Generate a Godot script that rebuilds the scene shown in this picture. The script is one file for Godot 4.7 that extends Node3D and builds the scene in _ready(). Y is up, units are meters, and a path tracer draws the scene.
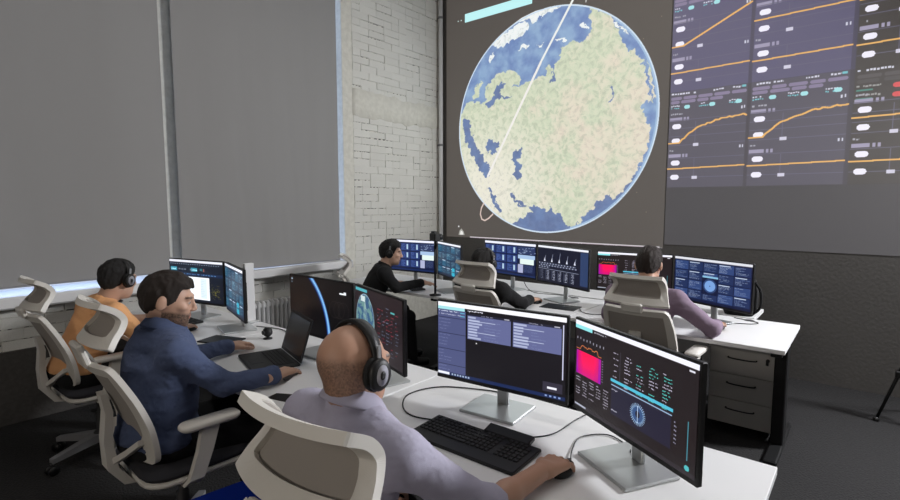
extends Node3D
# A mission-control style operations room: two rows of desks, six seated operators, a projected wall.
# World axes: -z is the projection wall, -x the window wall, y up, metres.

const BACK := -5.47      # inner face of the projection wall
const LEFT := -4.70      # inner face of the window wall
const DESK := 0.74

var rng := RandomNumberGenerator.new()
var taken := {}
var M := {}
var CB := Basis()        # camera basis, used to read photo pixels as directions
const EYE := Vector3(0, 1.6, 0)

func _ready() -> void:
	rng.seed = 7
	# ---- camera -------------------------------------------------------------
	var cam := Camera3D.new()
	cam.name = "camera"
	cam.fov = rad_to_deg(2.0 * atan(250.0 / 505.0))
	cam.position = EYE
	CB = Basis.from_euler(Vector3(-atan(47.0 / 505.0), deg_to_rad(39.7), 0))
	cam.basis = CB
	cam.near = 0.05
	cam.far = 200.0
	add_child(cam)
	cam.current = true
	# ---- sky, exposure ------------------------------------------------------
	var sky_mat := ProceduralSkyMaterial.new()
	sky_mat.sky_top_color = Color(0.68, 0.77, 0.93)
	sky_mat.sky_horizon_color = Color(0.84, 0.89, 0.96)
	sky_mat.ground_bottom_color = Color(0.36, 0.38, 0.42)
	sky_mat.ground_horizon_color = Color(0.62, 0.68, 0.76)
	sky_mat.energy_multiplier = 1.0
	var sky := Sky.new()
	sky.sky_material = sky_mat
	var env := Environment.new()
	env.background_mode = Environment.BG_SKY
	env.sky = sky
	env.background_energy_multiplier = 5.5
	env.tonemap_mode = Environment.TONE_MAPPER_LINEAR
	env.tonemap_exposure = 1.0
	env.sdfgi_enabled = true
	env.ssao_enabled = true
	env.ssil_enabled = true
	var we := WorldEnvironment.new()
	we.name = "environment"
	we.environment = env
	add_child(we)
	# ---- large lights -------------------------------------------------------
	# the glow of the projected globe and of the projected dashboards
	area_light("globe_projection_glow", Vector3(-3.05, 2.56, BACK + 0.06), Vector3(-3.05, 2.56, 0), Vector2(2.3, 2.3), 1.2, Color(0.93, 0.96, 1.0))
	area_light("dashboard_projection_glow", Vector3(0.3, 3.0, BACK + 0.06), Vector3(0.3, 3.0, 0), Vector2(3.4, 2.4), 0.3, Color(0.72, 0.72, 1.0))
	materials()
	build_room()
	print("room ", Time.get_ticks_msec())
	build_lamps()
	build_projection()
	print("projection ", Time.get_ticks_msec())
	build_desks()
	build_monitors()
	print("monitors ", Time.get_ticks_msec())
	build_chairs()
	build_people()
	print("people ", Time.get_ticks_msec())
	build_small_things()
	print("done ", Time.get_ticks_msec())

# ============================================================ naming helpers
func numbered(called: String) -> String:
	var n: int = taken.get(called, 0)
	taken[called] = n + 1
	return called if n == 0 else "%s_%03d" % [called, n]

func tag(o: Node3D, label: String, category: String, group := "") -> Node3D:
	o.set_meta("label", label)
	o.set_meta("category", category)
	if group != "":
		o.set_meta("group", group)
	return o

func thing(called: String, label: String, category: String, at := Vector3.ZERO, turn := 0.0, group := "") -> Node3D:
	var o := Node3D.new()
	o.name = numbered(called)
	add_child(o)
	o.position = at
	o.rotation.y = turn
	return tag(o, label, category, group)

func put(called: String, mesh: Mesh, m: Material, parent: Node, at := Vector3.ZERO, b := Basis()) -> MeshInstance3D:
	var o := MeshInstance3D.new()
	o.name = numbered(called) if parent == self else called
	o.mesh = mesh
	if m:
		o.material_override = m
	o.transform = Transform3D(b, at)
	o.cast_shadow = GeometryInstance3D.SHADOW_CASTING_SETTING_ON
	parent.add_child(o, true)
	return o

func done(st: SurfaceTool, called: String, m: Material, parent: Node, at := Vector3.ZERO, b := Basis()) -> MeshInstance3D:
	st.generate_normals()
	return put(called, st.commit(), m, parent, at, b)

func structure(o: Node3D) -> Node3D:
	o.set_meta("kind", "structure")
	return o

func struct_node(called: String) -> Node3D:
	var o := Node3D.new()
	o.name = numbered(called)
	add_child(o)
	return structure(o)

func copy_of(o: Node3D, at: Vector3, turn: float, label: String) -> Node3D:
	var c: Node3D = o.duplicate()
	c.name = numbered(String(o.name).rstrip("0123456789_"))
	add_child(c)
	c.position = at
	c.rotation.y = turn
	c.set_meta("label", label)
	return c

func area_light(called: String, at: Vector3, look: Vector3, size: Vector2, energy: float, col: Color) -> void:
	var l := AreaLight3D.new()
	l.name = called
	l.area_size = size
	l.light_energy = energy
	l.light_color = col
	l.area_range = 30.0
	l.shadow_enabled = true
	add_child(l)
	var up := Vector3.UP if absf((look - at).normalized().y) < 0.95 else Vector3.FORWARD
	l.look_at_from_position(at, look, up)

# ============================================================ photo pixels
func ray(px: float, py: float) -> Vector3:
	return CB * Vector3((px - 450.0) / 505.0, (250.0 - py) / 505.0, -1.0)

func on_back(px: float, py: float) -> Vector2:
	var d := ray(px, py)
	var t := BACK / d.z
	return Vector2(d.x * t, EYE.y + d.y * t)

func at_y(px: float, py: float, y: float) -> Vector3:
	var d := ray(px, py)
	return EYE + d * ((y - EYE.y) / d.y)

# ============================================================ mesh helpers
func stool(smooth := false) -> SurfaceTool:
	var st := SurfaceTool.new()
	st.begin(Mesh.PRIMITIVE_TRIANGLES)
	st.set_smooth_group(0 if smooth else -1)
	return st

func tri(st: SurfaceTool, a: Vector3, b: Vector3, c: Vector3, out: Vector3) -> void:
	if (b - a).cross(c - a).dot(out) > 0.0:
		st.add_vertex(a); st.add_vertex(c); st.add_vertex(b)
	else:
		st.add_vertex(a); st.add_vertex(b); st.add_vertex(c)

func quad(st: SurfaceTool, a: Vector3, b: Vector3, c: Vector3, d: Vector3, out: Vector3) -> void:
	tri(st, a, b, c, out)
	tri(st, a, c, d, out)

# a box with chamfered edges
func bbox(st: SurfaceTool, c: Vector3, size: Vector3, bev := 0.004, b := Basis()) -> void:
	var h := size * 0.5
	bev = minf(bev, minf(h.x, minf(h.y, h.z)) * 0.9)
	var p := {}
	for sx in [-1, 1]:
		for sy in [-1, 1]:
			for sz in [-1, 1]:
				var s := Vector3(sx, sy, sz)
				for ax in 3:
					var v := Vector3()
					for k in 3:
						v[k] = s[k] * (h[k] if k == ax else h[k] - bev)
					p[[ax, sx, sy, sz]] = c + b * v
				tri(st, p[[0, sx, sy, sz]], p[[1, sx, sy, sz]], p[[2, sx, sy, sz]], b * s)
	for ax in 3:
		for s in [-1, 1]:
			var k: Array = []
			for uv in [[-1, -1], [1, -1], [1, 1], [-1, 1]]:
				var q := [ax, 0, 0, 0]
				q[1 + ax] = s
				q[1 + (ax + 1) % 3] = uv[0]
				q[1 + (ax + 2) % 3] = uv[1]
				k.append(p[q])
			var n := Vector3()
			n[ax] = s
			quad(st, k[0], k[1], k[2], k[3], b * n)
		# chamfers along this axis
		var u := (ax + 1) % 3
		var w := (ax + 2) % 3
		for su in [-1, 1]:
			for sw in [-1, 1]:
				var qq: Array = []
				for e in [[u, -1], [u, 1], [w, 1], [w, -1]]:
					var q := [e[0], 0, 0, 0]
					q[1 + ax] = e[1]
					q[1 + u] = su
					q[1 + w] = sw
					qq.append(p[q])
				var n := Vector3()
				n[u] = su
				n[w] = sw
				quad(st, qq[0], qq[1], qq[2], qq[3], b * n)

func box_mesh(size: Vector3, bev := 0.004) -> ArrayMesh:
	var st := stool()
	bbox(st, Vector3.ZERO, size, bev)
	st.generate_normals()
	return st.commit()

func loft(st: SurfaceTool, rings: Array, caps := true) -> void:
	var cen: Array = []
	for r in rings:
		var c := Vector3.ZERO
		for v in r:
			c += v
		cen.append(c / r.size())
	var n: int = rings[0].size()
	for i in rings.size() - 1:
		var mid: Vector3 = (cen[i] + cen[i + 1]) * 0.5
		for j in n:
			var a: Vector3 = rings[i][j]
			var b: Vector3 = rings[i][(j + 1) % n]
			var c: Vector3 = rings[i + 1][(j + 1) % n]
			var d: Vector3 = rings[i + 1][j]
			quad(st, a, b, c, d, (a + b + c + d) * 0.25 - mid)
	if caps:
		for e in [0, rings.size() - 1]:
			var o: Vector3 = (cen[e] - cen[1 if e == 0 else rings.size() - 2])
			for j in n:
				tri(st, cen[e], rings[e][j], rings[e][(j + 1) % n], o)

func tube(st: SurfaceTool, pts: Array, r: float, seg := 8, r2 := -1.0) -> void:
	var rings: Array = []
	var ref := Vector3.UP
	for i in pts.size():
		var t: Vector3 = (pts[mini(i + 1, pts.size() - 1)] - pts[maxi(i - 1, 0)]).normalized()
		if absf(t.dot(ref)) > 0.97:
			ref = Vector3.RIGHT if absf(t.x) < 0.8 else Vector3.FORWARD
		var x := t.cross(ref).normalized()
		var y := x.cross(t).normalized()
		ref = y
		var rr := r if r2 < 0.0 else lerpf(r, r2, float(i) / maxf(1.0, pts.size() - 1.0))
		var ring := PackedVector3Array()
		for k in seg:
			var an := TAU * k / seg
			ring.append(pts[i] + x * cos(an) * rr + y * sin(an) * rr)
		rings.append(ring)
	loft(st, rings)

# profile: list of Vector2(radius, height) turned round y
func lathe(st: SurfaceTool, prof: Array, seg := 20, at := Vector3.ZERO, b := Basis()) -> void:
	var rings: Array = []
	for p in prof:
		var ring := PackedVector3Array()
		for k in seg:
			var an := TAU * k / seg
			ring.append(at + b * Vector3(cos(an) * p.x, p.y, sin(an) * p.x))
		rings.append(ring)
	loft(st, rings)

func smooth_path(ctrl: Array, steps := 6) -> Array:
	var out: Array = []
	for i in ctrl.size() - 1:
		var p0: Vector3 = ctrl[maxi(i - 1, 0)]
		var p1: Vector3 = ctrl[i]
		var p2: Vector3 = ctrl[i + 1]
		var p3: Vector3 = ctrl[mini(i + 2, ctrl.size() - 1)]
		for k in steps:
			out.append(p1.cubic_interpolate(p2, p0, p3, float(k) / steps))
	out.append(ctrl[-1])
	return out

# rounded rectangle outline in the xy plane
func round_rect(w: float, h: float, r: float, seg := 4) -> PackedVector2Array:
	var out := PackedVector2Array()
	for q in 4:
		var cx := (w * 0.5 - r) * (1.0 if q == 0 or q == 3 else -1.0)
		var cy := (h * 0.5 - r) * (1.0 if q < 2 else -1.0)
		for k in seg + 1:
			var an := PI * 0.5 * (q + float(k) / seg)
			out.append(Vector2(cx + cos(an) * r, cy + sin(an) * r))
	return out

# extrude an outline lying in xz (x, -y of the 2d outline) upward from y0 to y1
func slab(st: SurfaceTool, outline: PackedVector2Array, y0: float, y1: float, bev := 0.003, at := Vector3.ZERO, b := Basis()) -> void:
	var rings: Array = []
	for e in [[y0, bev], [y0 + bev, 0.0], [y1 - bev, 0.0], [y1, bev]]:
		var ring := PackedVector3Array()
		for v in outline:
			var q: Vector2 = v - v.normalized() * e[1]
			ring.append(at + b * Vector3(q.x, e[0], q.y))
		rings.append(ring)
	loft(st, rings)

# ============================================================ materials
func plain(col: Color, rough := 0.6, metal := 0.0) -> StandardMaterial3D:
	var m := StandardMaterial3D.new()
	m.albedo_color = col
	m.roughness = rough
	m.metallic = metal
	return m

func noise_tex(freq: float, ramp: Array, seed_ := 1, oct := 4, size := 512, cell := false) -> NoiseTexture2D:
	var n := FastNoiseLite.new()
	n.seed = seed_
	n.frequency = freq
	n.noise_type = FastNoiseLite.TYPE_CELLULAR if cell else FastNoiseLite.TYPE_SIMPLEX_SMOOTH
	n.fractal_octaves = oct
	var t := NoiseTexture2D.new()
	t.width = size
	t.height = size
	t.seamless = true
	t.noise = n
	var g := Gradient.new()
	g.set_color(0, ramp[0])
	g.set_color(1, ramp[1])
	t.color_ramp = g
	return t

func bump_tex(freq: float, seed_ := 1, strength := 4.0, size := 512) -> NoiseTexture2D:
	var n := FastNoiseLite.new()
	n.seed = seed_
	n.frequency = freq
	n.fractal_octaves = 3
	var t := NoiseTexture2D.new()
	t.width = size
	t.height = size
	t.seamless = true
	t.as_normal_map = true
	t.bump_strength = strength
	t.noise = n
	return t

func grainy(c0: Color, c1: Color, freq: float, scale: float, rough := 0.8, seed_ := 1, bump := 0.0) -> StandardMaterial3D:
	var m := plain(Color.WHITE, rough)
	m.albedo_texture = noise_tex(freq, [c0, c1], seed_)
	m.uv1_triplanar = true
	m.uv1_world_triplanar = true
	m.uv1_scale = Vector3.ONE * scale
	if bump > 0.0:
		m.normal_enabled = true
		m.normal_texture = bump_tex(freq, seed_ + 5, bump)
		m.normal_scale = 1.0
	return m

func materials() -> void:
	M.white_desk = plain(Color(0.90, 0.90, 0.90), 0.45)
	M.desk_edge = plain(Color(0.72, 0.72, 0.71), 0.5)
	M.black_metal = plain(Color(0.07, 0.07, 0.075), 0.5, 0.2)
	M.black_plastic = plain(Color(0.055, 0.055, 0.06), 0.5)
	M.black_key = plain(Color(0.085, 0.085, 0.09), 0.6)
	M.key_mark = plain(Color(0.45, 0.45, 0.47), 0.6)
	M.dark_grey = plain(Color(0.16, 0.16, 0.17), 0.6)
	M.grey_plastic = plain(Color(0.52, 0.52, 0.53), 0.5)
	M.silver = plain(Color(0.74, 0.75, 0.75), 0.35, 0.75)
	M.chrome = plain(Color(0.8, 0.8, 0.8), 0.15, 1.0)
	M.chair_white = plain(Color(0.86, 0.845, 0.815), 0.5)
	M.chair_mesh = grainy(Color(0.60, 0.575, 0.55), Color(0.70, 0.675, 0.645), 0.25, 9.0, 0.9, 3, 3.0)
	M.seat_cloth = grainy(Color(0.15, 0.15, 0.17), Color(0.24, 0.24, 0.26), 0.3, 8.0, 0.95, 4, 2.0)
	M.carpet = grainy(Color(0.10, 0.097, 0.10), Color(0.175, 0.17, 0.172), 0.08, 1.4, 0.98, 8, 4.0)
	M.wall_grey = grainy(Color(0.50, 0.48, 0.46), Color(0.54, 0.52, 0.50), 0.02, 0.5, 0.9, 10, 1.0)
	M.wall_dark = grainy(Color(0.37, 0.36, 0.35), Color(0.395, 0.385, 0.375), 0.06, 0.9, 0.92, 10, 0.6)
	M.plaster = grainy(Color(0.80, 0.79, 0.75), Color(0.87, 0.86, 0.82), 0.03, 0.8, 0.9, 12, 1.5)
	M.ceiling = plain(Color(0.62, 0.62, 0.62), 0.95)
	M.mortar = grainy(Color(0.16, 0.15, 0.14), Color(0.88, 0.865, 0.83), 0.03, 1.3, 0.98, 14, 1.0)
	var mt: NoiseTexture2D = M.mortar.albedo_texture
	mt.color_ramp.set_offset(0, 0.40)
	mt.color_ramp.set_offset(1, 0.50)
	M.dark_facing = grainy(Color(0.27, 0.26, 0.25), Color(0.32, 0.31, 0.30), 0.05, 1.0, 0.9, 15, 1.0)
	M.brick = []
	for i in 4:
		var k := 0.845 + 0.006 * i
		M.brick.append(grainy(Color(k - 0.03, k - 0.035, k - 0.06), Color(k + 0.015, k + 0.008, k - 0.02), 0.06, 2.6, 0.88, 20 + i, 3.0))
	M.blind = grainy(Color(0.555, 0.55, 0.545), Color(0.615, 0.61, 0.605), 0.2, 5.0, 0.95, 30, 1.0)
	M.white_paint = plain(Color(0.86, 0.86, 0.86), 0.45)
	M.pedestal = plain(Color(0.80, 0.79, 0.77), 0.5)
	M.paper = plain(Color(0.92, 0.92, 0.93), 0.85)
	M.glass = plain(Color(0.85, 0.92, 1.0, 0.12), 0.03)
	M.glass.transparency = BaseMaterial3D.TRANSPARENCY_ALPHA
	M.blue_plastic = plain(Color(0.06, 0.15, 0.48), 0.15)
	# clothing
	M.denim = grainy(Color(0.14, 0.18, 0.29), Color(0.44, 0.49, 0.62), 0.3, 5.0, 0.95, 40, 0.8)
	M.lavender = grainy(Color(0.65, 0.635, 0.71), Color(0.70, 0.685, 0.755), 0.25, 6.0, 0.9, 41, 0.6)
	M.orange_cloth = grainy(Color(0.88, 0.64, 0.43), Color(0.93, 0.71, 0.51), 0.2, 5.0, 0.92, 42, 0.6)
	M.black_cloth = grainy(Color(0.05, 0.05, 0.055), Color(0.085, 0.085, 0.09), 0.08, 5.0, 0.95, 43, 2.0)
	M.mauve = grainy(Color(0.50, 0.43, 0.50), Color(0.56, 0.49, 0.56), 0.2, 5.0, 0.92, 44, 0.6)
	M.trousers = grainy(Color(0.045, 0.045, 0.055), Color(0.08, 0.08, 0.09), 0.08, 5.0, 0.95, 45, 2.0)
	M.hair_black = grainy(Color(0.045, 0.035, 0.03), Color(0.10, 0.08, 0.07), 0.2, 8.0, 0.7, 46, 8.0)
	M.hair_brown = grainy(Color(0.08, 0.05, 0.035), Color(0.19, 0.13, 0.09), 0.2, 8.0, 0.7, 47, 8.0)
	M.skin = plain(Color.WHITE, 0.5)
	M.skin.vertex_color_use_as_albedo = true
	M.earpad = plain(Color(0.05, 0.05, 0.05), 0.75)
	M.cup_grey = plain(Color(0.62, 0.62, 0.66), 0.4)

# ============================================================ the room
func build_room() -> void:
	var H := 4.9
	var X1 := 3.6
	var Z1 := 3.4
	var st := stool()
	bbox(st, Vector3((LEFT - 0.4 + X1 + 0.2) * 0.5, -0.1, (BACK - 0.2 + Z1 + 0.2) * 0.5), Vector3(X1 - LEFT + 0.6, 0.2, Z1 - BACK + 0.4), 0.0)
	structure(done(st, "floor", M.carpet, self))
	st = stool()
	bbox(st, Vector3((LEFT - 0.4 + X1 + 0.2) * 0.5, H + 0.1, (BACK - 0.2 + Z1 + 0.2) * 0.5), Vector3(X1 - LEFT + 0.6, 0.2, Z1 - BACK + 0.4), 0.0)
	structure(done(st, "ceiling", M.ceiling, self))
	st = stool()
	bbox(st, Vector3((LEFT - 0.4 + X1 + 0.2) * 0.5, H * 0.5, BACK - 0.1), Vector3(X1 - LEFT + 0.6, H, 0.2), 0.0)
	structure(done(st, "wall_back", M.wall_dark, self))
	st = stool()
	bbox(st, Vector3((LEFT - 0.4 + X1 + 0.2) * 0.5, H * 0.5, Z1 + 0.1), Vector3(X1 - LEFT + 0.6, H, 0.2), 0.0)
	structure(done(st, "wall_front", M.wall_grey, self))
	st = stool()
	bbox(st, Vector3(X1 + 0.1, H * 0.5, (BACK + Z1) * 0.5), Vector3(0.2, H, Z1 - BACK), 0.0)
	structure(done(st, "wall_right", M.wall_grey, self))
	# the window wall: a brick pier next to the corner, a brick parapet under the windows, a lintel, a far pier
	var W := 0.42           # wall thickness
	var ZP := -3.74         # the pier begins here
	var SILL := 0.90
	var TOP := 4.55
	var ZW := 2.2           # windows end here, behind the camera
	var pier := struct_node("wall_left")
	st = stool()
	bbox(st, Vector3(LEFT - W * 0.5 - 0.012, H * 0.5, (BACK + ZP) * 0.5), Vector3(W, H, ZP - BACK), 0.0)
	done(st, "mortar_backing", M.mortar, pier)
	st = stool()
	# smooth plaster return beside the window and a rendered band across the pier
	bbox(st, Vector3(LEFT - W * 0.5, H * 0.5, ZP - 0.075), Vector3(W + 0.012, H, 0.152), 0.004)
	done(st, "plaster_edge", M.plaster, pier)
	st = stool()
	bbox(st, Vector3(LEFT - W * 0.5 + 0.002, 0.259, (BACK + ZP) * 0.5 - 0.07), Vector3(W, 0.518, ZP - BACK - 0.15), 0.004)
	done(st, "plaster_base", M.plaster, pier)
	var edge := PackedVector2Array()
	var n := FastNoiseLite.new()
	n.seed = 5
	n.frequency = 3.0
	st = stool(true)
	var rings: Array = []
	for i in 26:
		var z := lerpf(ZP - 0.14, BACK + 0.01, i / 25.0)
		var lo := 2.60 + 0.05 * n.get_noise_1d(z * 2.0) + 0.0 * (float(i) / 25.0)
		var hi := 2.94 + 0.05 * n.get_noise_1d(z * 2.0 + 40.0) - 0.02 * (float(i) / 25.0)
		rings.append(PackedVector3Array([Vector3(LEFT - 0.02, lo, z), Vector3(LEFT + 0.008, lo + 0.02, z), Vector3(LEFT + 0.010, (lo + hi) * 0.5, z), Vector3(LEFT + 0.008, hi - 0.02, z), Vector3(LEFT - 0.02, hi, z)]))
	loft(st, rings)
	done(st, "plaster_band", M.plaster, pier)
	# bricks: alike meshes shared, each brick its own node
	var variants: Array = []
	for v in 6:
		var bs := stool()
		var br := RandomNumberGenerator.new()
		br.seed = 100 + v
		rough_brick(bs, br)
		bs.generate_normals()
		variants.append(bs.commit())
	var r := RandomNumberGenerator.new()
	r.seed = 21
	var course := 0.0845
	var y := 0.52
	var row := 0
	var left_over := stool()
	var count := 0
	while y < 4.62:
		if not (y > 2.61 and y < 2.83):
			var z := ZP - 0.155 - (0.13 if row % 2 == 1 else 0.0)
			var first := true
			while z > BACK + 0.03:
				var len := 0.252 if r.randf() < 0.8 else 0.126
				if first and row % 2 == 1:
					z = ZP - 0.155
					len = 0.126
				first = false
				if z - len < BACK + 0.01:
					len = z - BACK - 0.01
				var g := r.randf_range(0.0, 0.003)
				if r.randf() < 0.28:
					g = r.randf_range(0.005, 0.010)
				var gy := r.randf_range(-0.001, 0.002)
				if r.randf() < 0.26:
					gy = r.randf_range(0.005, 0.011)
				if len > 0.05:
					var size := Vector3(0.06, course - gy, len - g)
					var at := Vector3(LEFT - 0.03 + r.randf_range(-0.004, 0.003), y + course * 0.5 + r.randf_range(-0.002, 0.002), z - len * 0.5)
					var b := Basis.from_euler(Vector3(r.randf_range(-0.008, 0.008), 0, 0)).scaled(size)
					if count < 300:
						var o := put("brick", variants[r.randi() % 6], M.brick[r.randi() % 4], pier, at, b)
						o.name = "brick" if count == 0 else "brick_%03d" % count
					else:
						left_over.append_from(variants[r.randi() % 6], 0, Transform3D(b, at))
					count += 1
				z -= len
		y += course
		row += 1
	if count > 300:
		var lo_ := put("upper_bricks", left_over.commit(), M.brick[1], pier)
		lo_.set_meta("kind", "stuff")
	# parapet under the windows
	var para := struct_node("wall_left")
	st = stool()
	bbox(st, Vector3(LEFT - W * 0.5 - 0.012, SILL * 0.5 - 0.02, (ZP + Z1) * 0.5), Vector3(W, SILL - 0.04, Z1 - ZP), 0.0)
	done(st, "mortar_backing", M.mortar, para)
	# smooth darker-coloured facing on the lower part of the wall near the chairs
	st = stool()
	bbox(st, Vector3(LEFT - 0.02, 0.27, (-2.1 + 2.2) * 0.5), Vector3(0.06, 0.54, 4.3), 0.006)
	done(st, "dark_facing", M.dark_facing, para)
	y = 0.02
	row = 0
	count = 0
	while y < SILL - 0.10:
		var z := 1.1 - (0.126 if row % 2 == 1 else 0.0)
		while z > ZP + 0.05:
			var len := 0.252
			if z - len < ZP:
				len = z - ZP
			var g := r.randf_range(0.002, 0.007)
			var gy := r.randf_range(0.001, 0.007)
			var size := Vector3(0.06, course - gy, len - g)
			var at := Vector3(LEFT - 0.03 + r.randf_range(-0.006, 0.004), y + course * 0.5, z - len * 0.5)
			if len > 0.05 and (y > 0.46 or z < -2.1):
				var o := put("brick", variants[r.randi() % 6], M.brick[r.randi() % 3], para, at, Basis().scaled(size))
				o.name = "brick" if count == 0 else "brick_%03d" % count
				count += 1
			z -= len
		y += course
		row += 1
	st = stool()
	bbox(st, Vector3(LEFT - W * 0.5, (TOP + H) * 0.5, (ZP + Z1) * 0.5), Vector3(W, H - TOP, Z1 - ZP), 0.0)
	bbox(st, Vector3(LEFT - W * 0.5, H * 0.5, (ZW + Z1) * 0.5), Vector3(W, H, Z1 - ZW), 0.0)
	structure(done(st, "wall_left", M.plaster, self))
	# sill board along the windows
	st = stool()
	bbox(st, Vector3(LEFT - 0.06, 0.905, (ZP + ZW) * 0.5 + 0.0), Vector3(0.44, 0.085, ZW - ZP - 0.004), 0.012)
	structure(done(st, "trim_1", M.white_paint, self))
	# two windows: frames and panes deep in the wall
	for i in 2:
		var za: float = [-3.72, -1.79][i]
		var zb: float = [-2.17, 2.18][i]
		var w := struct_node("window_%d" % (i + 1))
		var xx := LEFT - W + 0.06
		st = stool()
		for z in ([za + 0.03, (za + zb) * 0.5, zb - 0.03] if i == 0 else [za + 0.03, -0.45, 0.88, zb - 0.03]):
			bbox(st, Vector3(xx, (0.95 + TOP) * 0.5, z), Vector3(0.07, TOP - 0.95, 0.06), 0.006)
		for yy in [0.98, 3.3, TOP - 0.03]:
			bbox(st, Vector3(xx, yy, (za + zb) * 0.5), Vector3(0.066, 0.06, zb - za), 0.006)
		done(st, "window_frame", M.white_paint, w)
		st = stool()
		bbox(st, Vector3(xx, (0.95 + TOP) * 0.5, (za + zb) * 0.5), Vector3(0.006, TOP - 0.97, zb - za - 0.02), 0.0)
		done(st, "pane", M.glass, w)
	# solid mullion between the two windows
	st = stool()
	bbox(st, Vector3(LEFT - W * 0.5 - 0.02, (0.95 + TOP) * 0.5, -1.98), Vector3(W - 0.06, TOP - 0.95, 0.36), 0.006)
	structure(done(st, "trim_2", M.plaster, self))
	# blinds
	blind("grey roller blind reaching from the brick pier to the other blind", -3.635, -1.905, 0.955, -4.655, 1, 0.022)
	blind("grey roller blind hanging above the blue-lit sill", -1.795, 2.1, 1.005, -4.635, 2, 0.030)
	# heating pipe in the corner
	var p := thing("heating_pipe", "thin pale vertical pipe in the corner beside the brick pier", "pipe", Vector3(LEFT + 0.055, 0, BACK + 0.075))
	st = stool(true)
	tube(st, [Vector3(0, 0.01, 0), Vector3(0, 2.4, 0), Vector3(0, H - 0.01, 0)], 0.03, 12)
	done(st, "pipe_run", M.white_paint, p)
	for yy in [0.6, 2.4, 4.1]:
		st = stool(true)
		tube(st, [Vector3(0, yy - 0.015, 0), Vector3(0, yy + 0.015, 0)], 0.035, 12)
		tube(st, [Vector3(0, yy, 0), Vector3(-0.06, yy, 0)], 0.008, 8)
		done(st, "clamp", M.grey_plastic, p)
	# radiator under the sill
	var rad := thing("radiator", "pale ribbed radiator on the brick wall under the window sill", "radiator", Vector3(LEFT + 0.07, 0.12, -2.95))
	st = stool()
	for i in 22:
		var zz := lerpf(-0.52, 0.52, i / 21.0)
		var s2 := stool()
		bbox(s2, Vector3(0, 0.26, zz), Vector3(0.09, 0.50, 0.026), 0.01)
		done(s2, "rib", M.white_paint, rad)
	bbox(st, Vector3(0, 0.05, 0), Vector3(0.05, 0.05, 1.08), 0.012)
	bbox(st, Vector3(0, 0.46, 0), Vector3(0.05, 0.05, 1.08), 0.012)
	done(st, "header_pipe", M.white_paint, rad)
	for s in [-1, 1]:
		st = stool()
		bbox(st, Vector3(-0.03, 0.25, 0.4 * s), Vector3(0.06, 0.04, 0.03), 0.004)
		bbox(st, Vector3(-0.02, 0.07, 0.4 * s), Vector3(0.05, 0.38, 0.02), 0.004)
		done(st, "bracket", M.white_paint, rad)

func rough_brick(st: SurfaceTool, r: RandomNumberGenerator) -> void:
	# unit brick, front (+x) slightly pillowed with uneven corners
	var f: Array = []
	var k: Array = []
	for c in [Vector2(-0.5, -0.5), Vector2(0.5, -0.5), Vector2(0.5, 0.5), Vector2(-0.5, 0.5)]:
		var j := Vector2(r.randf_range(-0.012, 0.012), r.randf_range(-0.03, 0.03))
		k.append(Vector3(-0.5, c.x * 1.0 + j.y, c.y * 1.0 + j.x))
		f.append(Vector3(0.455 + r.randf_range(-0.02, 0.02), c.x * 1.0 + j.y, c.y * 1.0 + j.x))
	var t: Array = []
	for i in 4:
		t.append(Vector3(0.5 + r.randf_range(-0.03, 0.03), f[i].y * 0.92, f[i].z * 0.97))
	for i in 4:
		var i2 := (i + 1) % 4
		var o: Vector3 = f[i] + f[i2]
		o.x = 0
		quad(st, k[i], k[i2], f[i2], f[i], o)
		quad(st, f[i], f[i2], t[i2], t[i], o + Vector3(1, 0, 0))
	quad(st, t[0], t[1], t[2], t[3], Vector3(1, 0, 0))

func blind(label: String, za: float, zb: float, y0: float, x: float, seed_: int, amp: float) -> void:
	var t := thing("roller_blind", label, "blind", Vector3(x, y0, (za + zb) * 0.5), 0.0, "roller blinds over the windows")
	var n := FastNoiseLite.new()
	n.seed = seed_ * 11
	n.frequency = 0.9
	var W := zb - za
	var H := 4.62 - y0
	var st := stool(true)
	var nz := 60
	var ny := 24
	var pts: Array = []
	for j in ny + 1:
		var row: Array = []
		for i in nz + 1:
			var u := float(i) / nz
			var v := float(j) / ny
			var z := (u - 0.5) * W
			var d := amp * n.get_noise_2d(z * 1.3, v * 0.45 + seed_) * (1.0 - 0.75 * v)
			d += amp * 0.35 * sin(z * 4.1 + seed_) * (1.0 - v)
			row.append(Vector3(d, v * H + 0.004 * sin(z * 1.7), z))
		pts.append(row)
	for j in ny:
		for i in nz:
			quad(st, pts[j][i], pts[j][i + 1], pts[j + 1][i + 1], pts[j + 1][i], Vector3(1, 0, 0))
			var o := Vector3(-0.003, 0, 0)
			quad(st, pts[j][i] + o, pts[j][i + 1] + o, pts[j + 1][i + 1] + o, pts[j + 1][i] + o, Vector3(-1, 0, 0))
	done(st, "fabric", M.blind, t)
	st = stool(true)
	var rail: Array = []
	for i in nz + 1:
		rail.append(pts[0][i] + Vector3(-0.0015, 0.004, 0))
	tube(st, rail, 0.007, 8)
	done(st, "bottom_rail", M.grey_plastic, t)
	st = stool(true)
	tube(st, [Vector3(-0.0, H + 0.03, -W * 0.5), Vector3(0, H + 0.03, W * 0.5)], 0.035, 12)
	done(st, "roller", M.grey_plastic, t)

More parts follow.
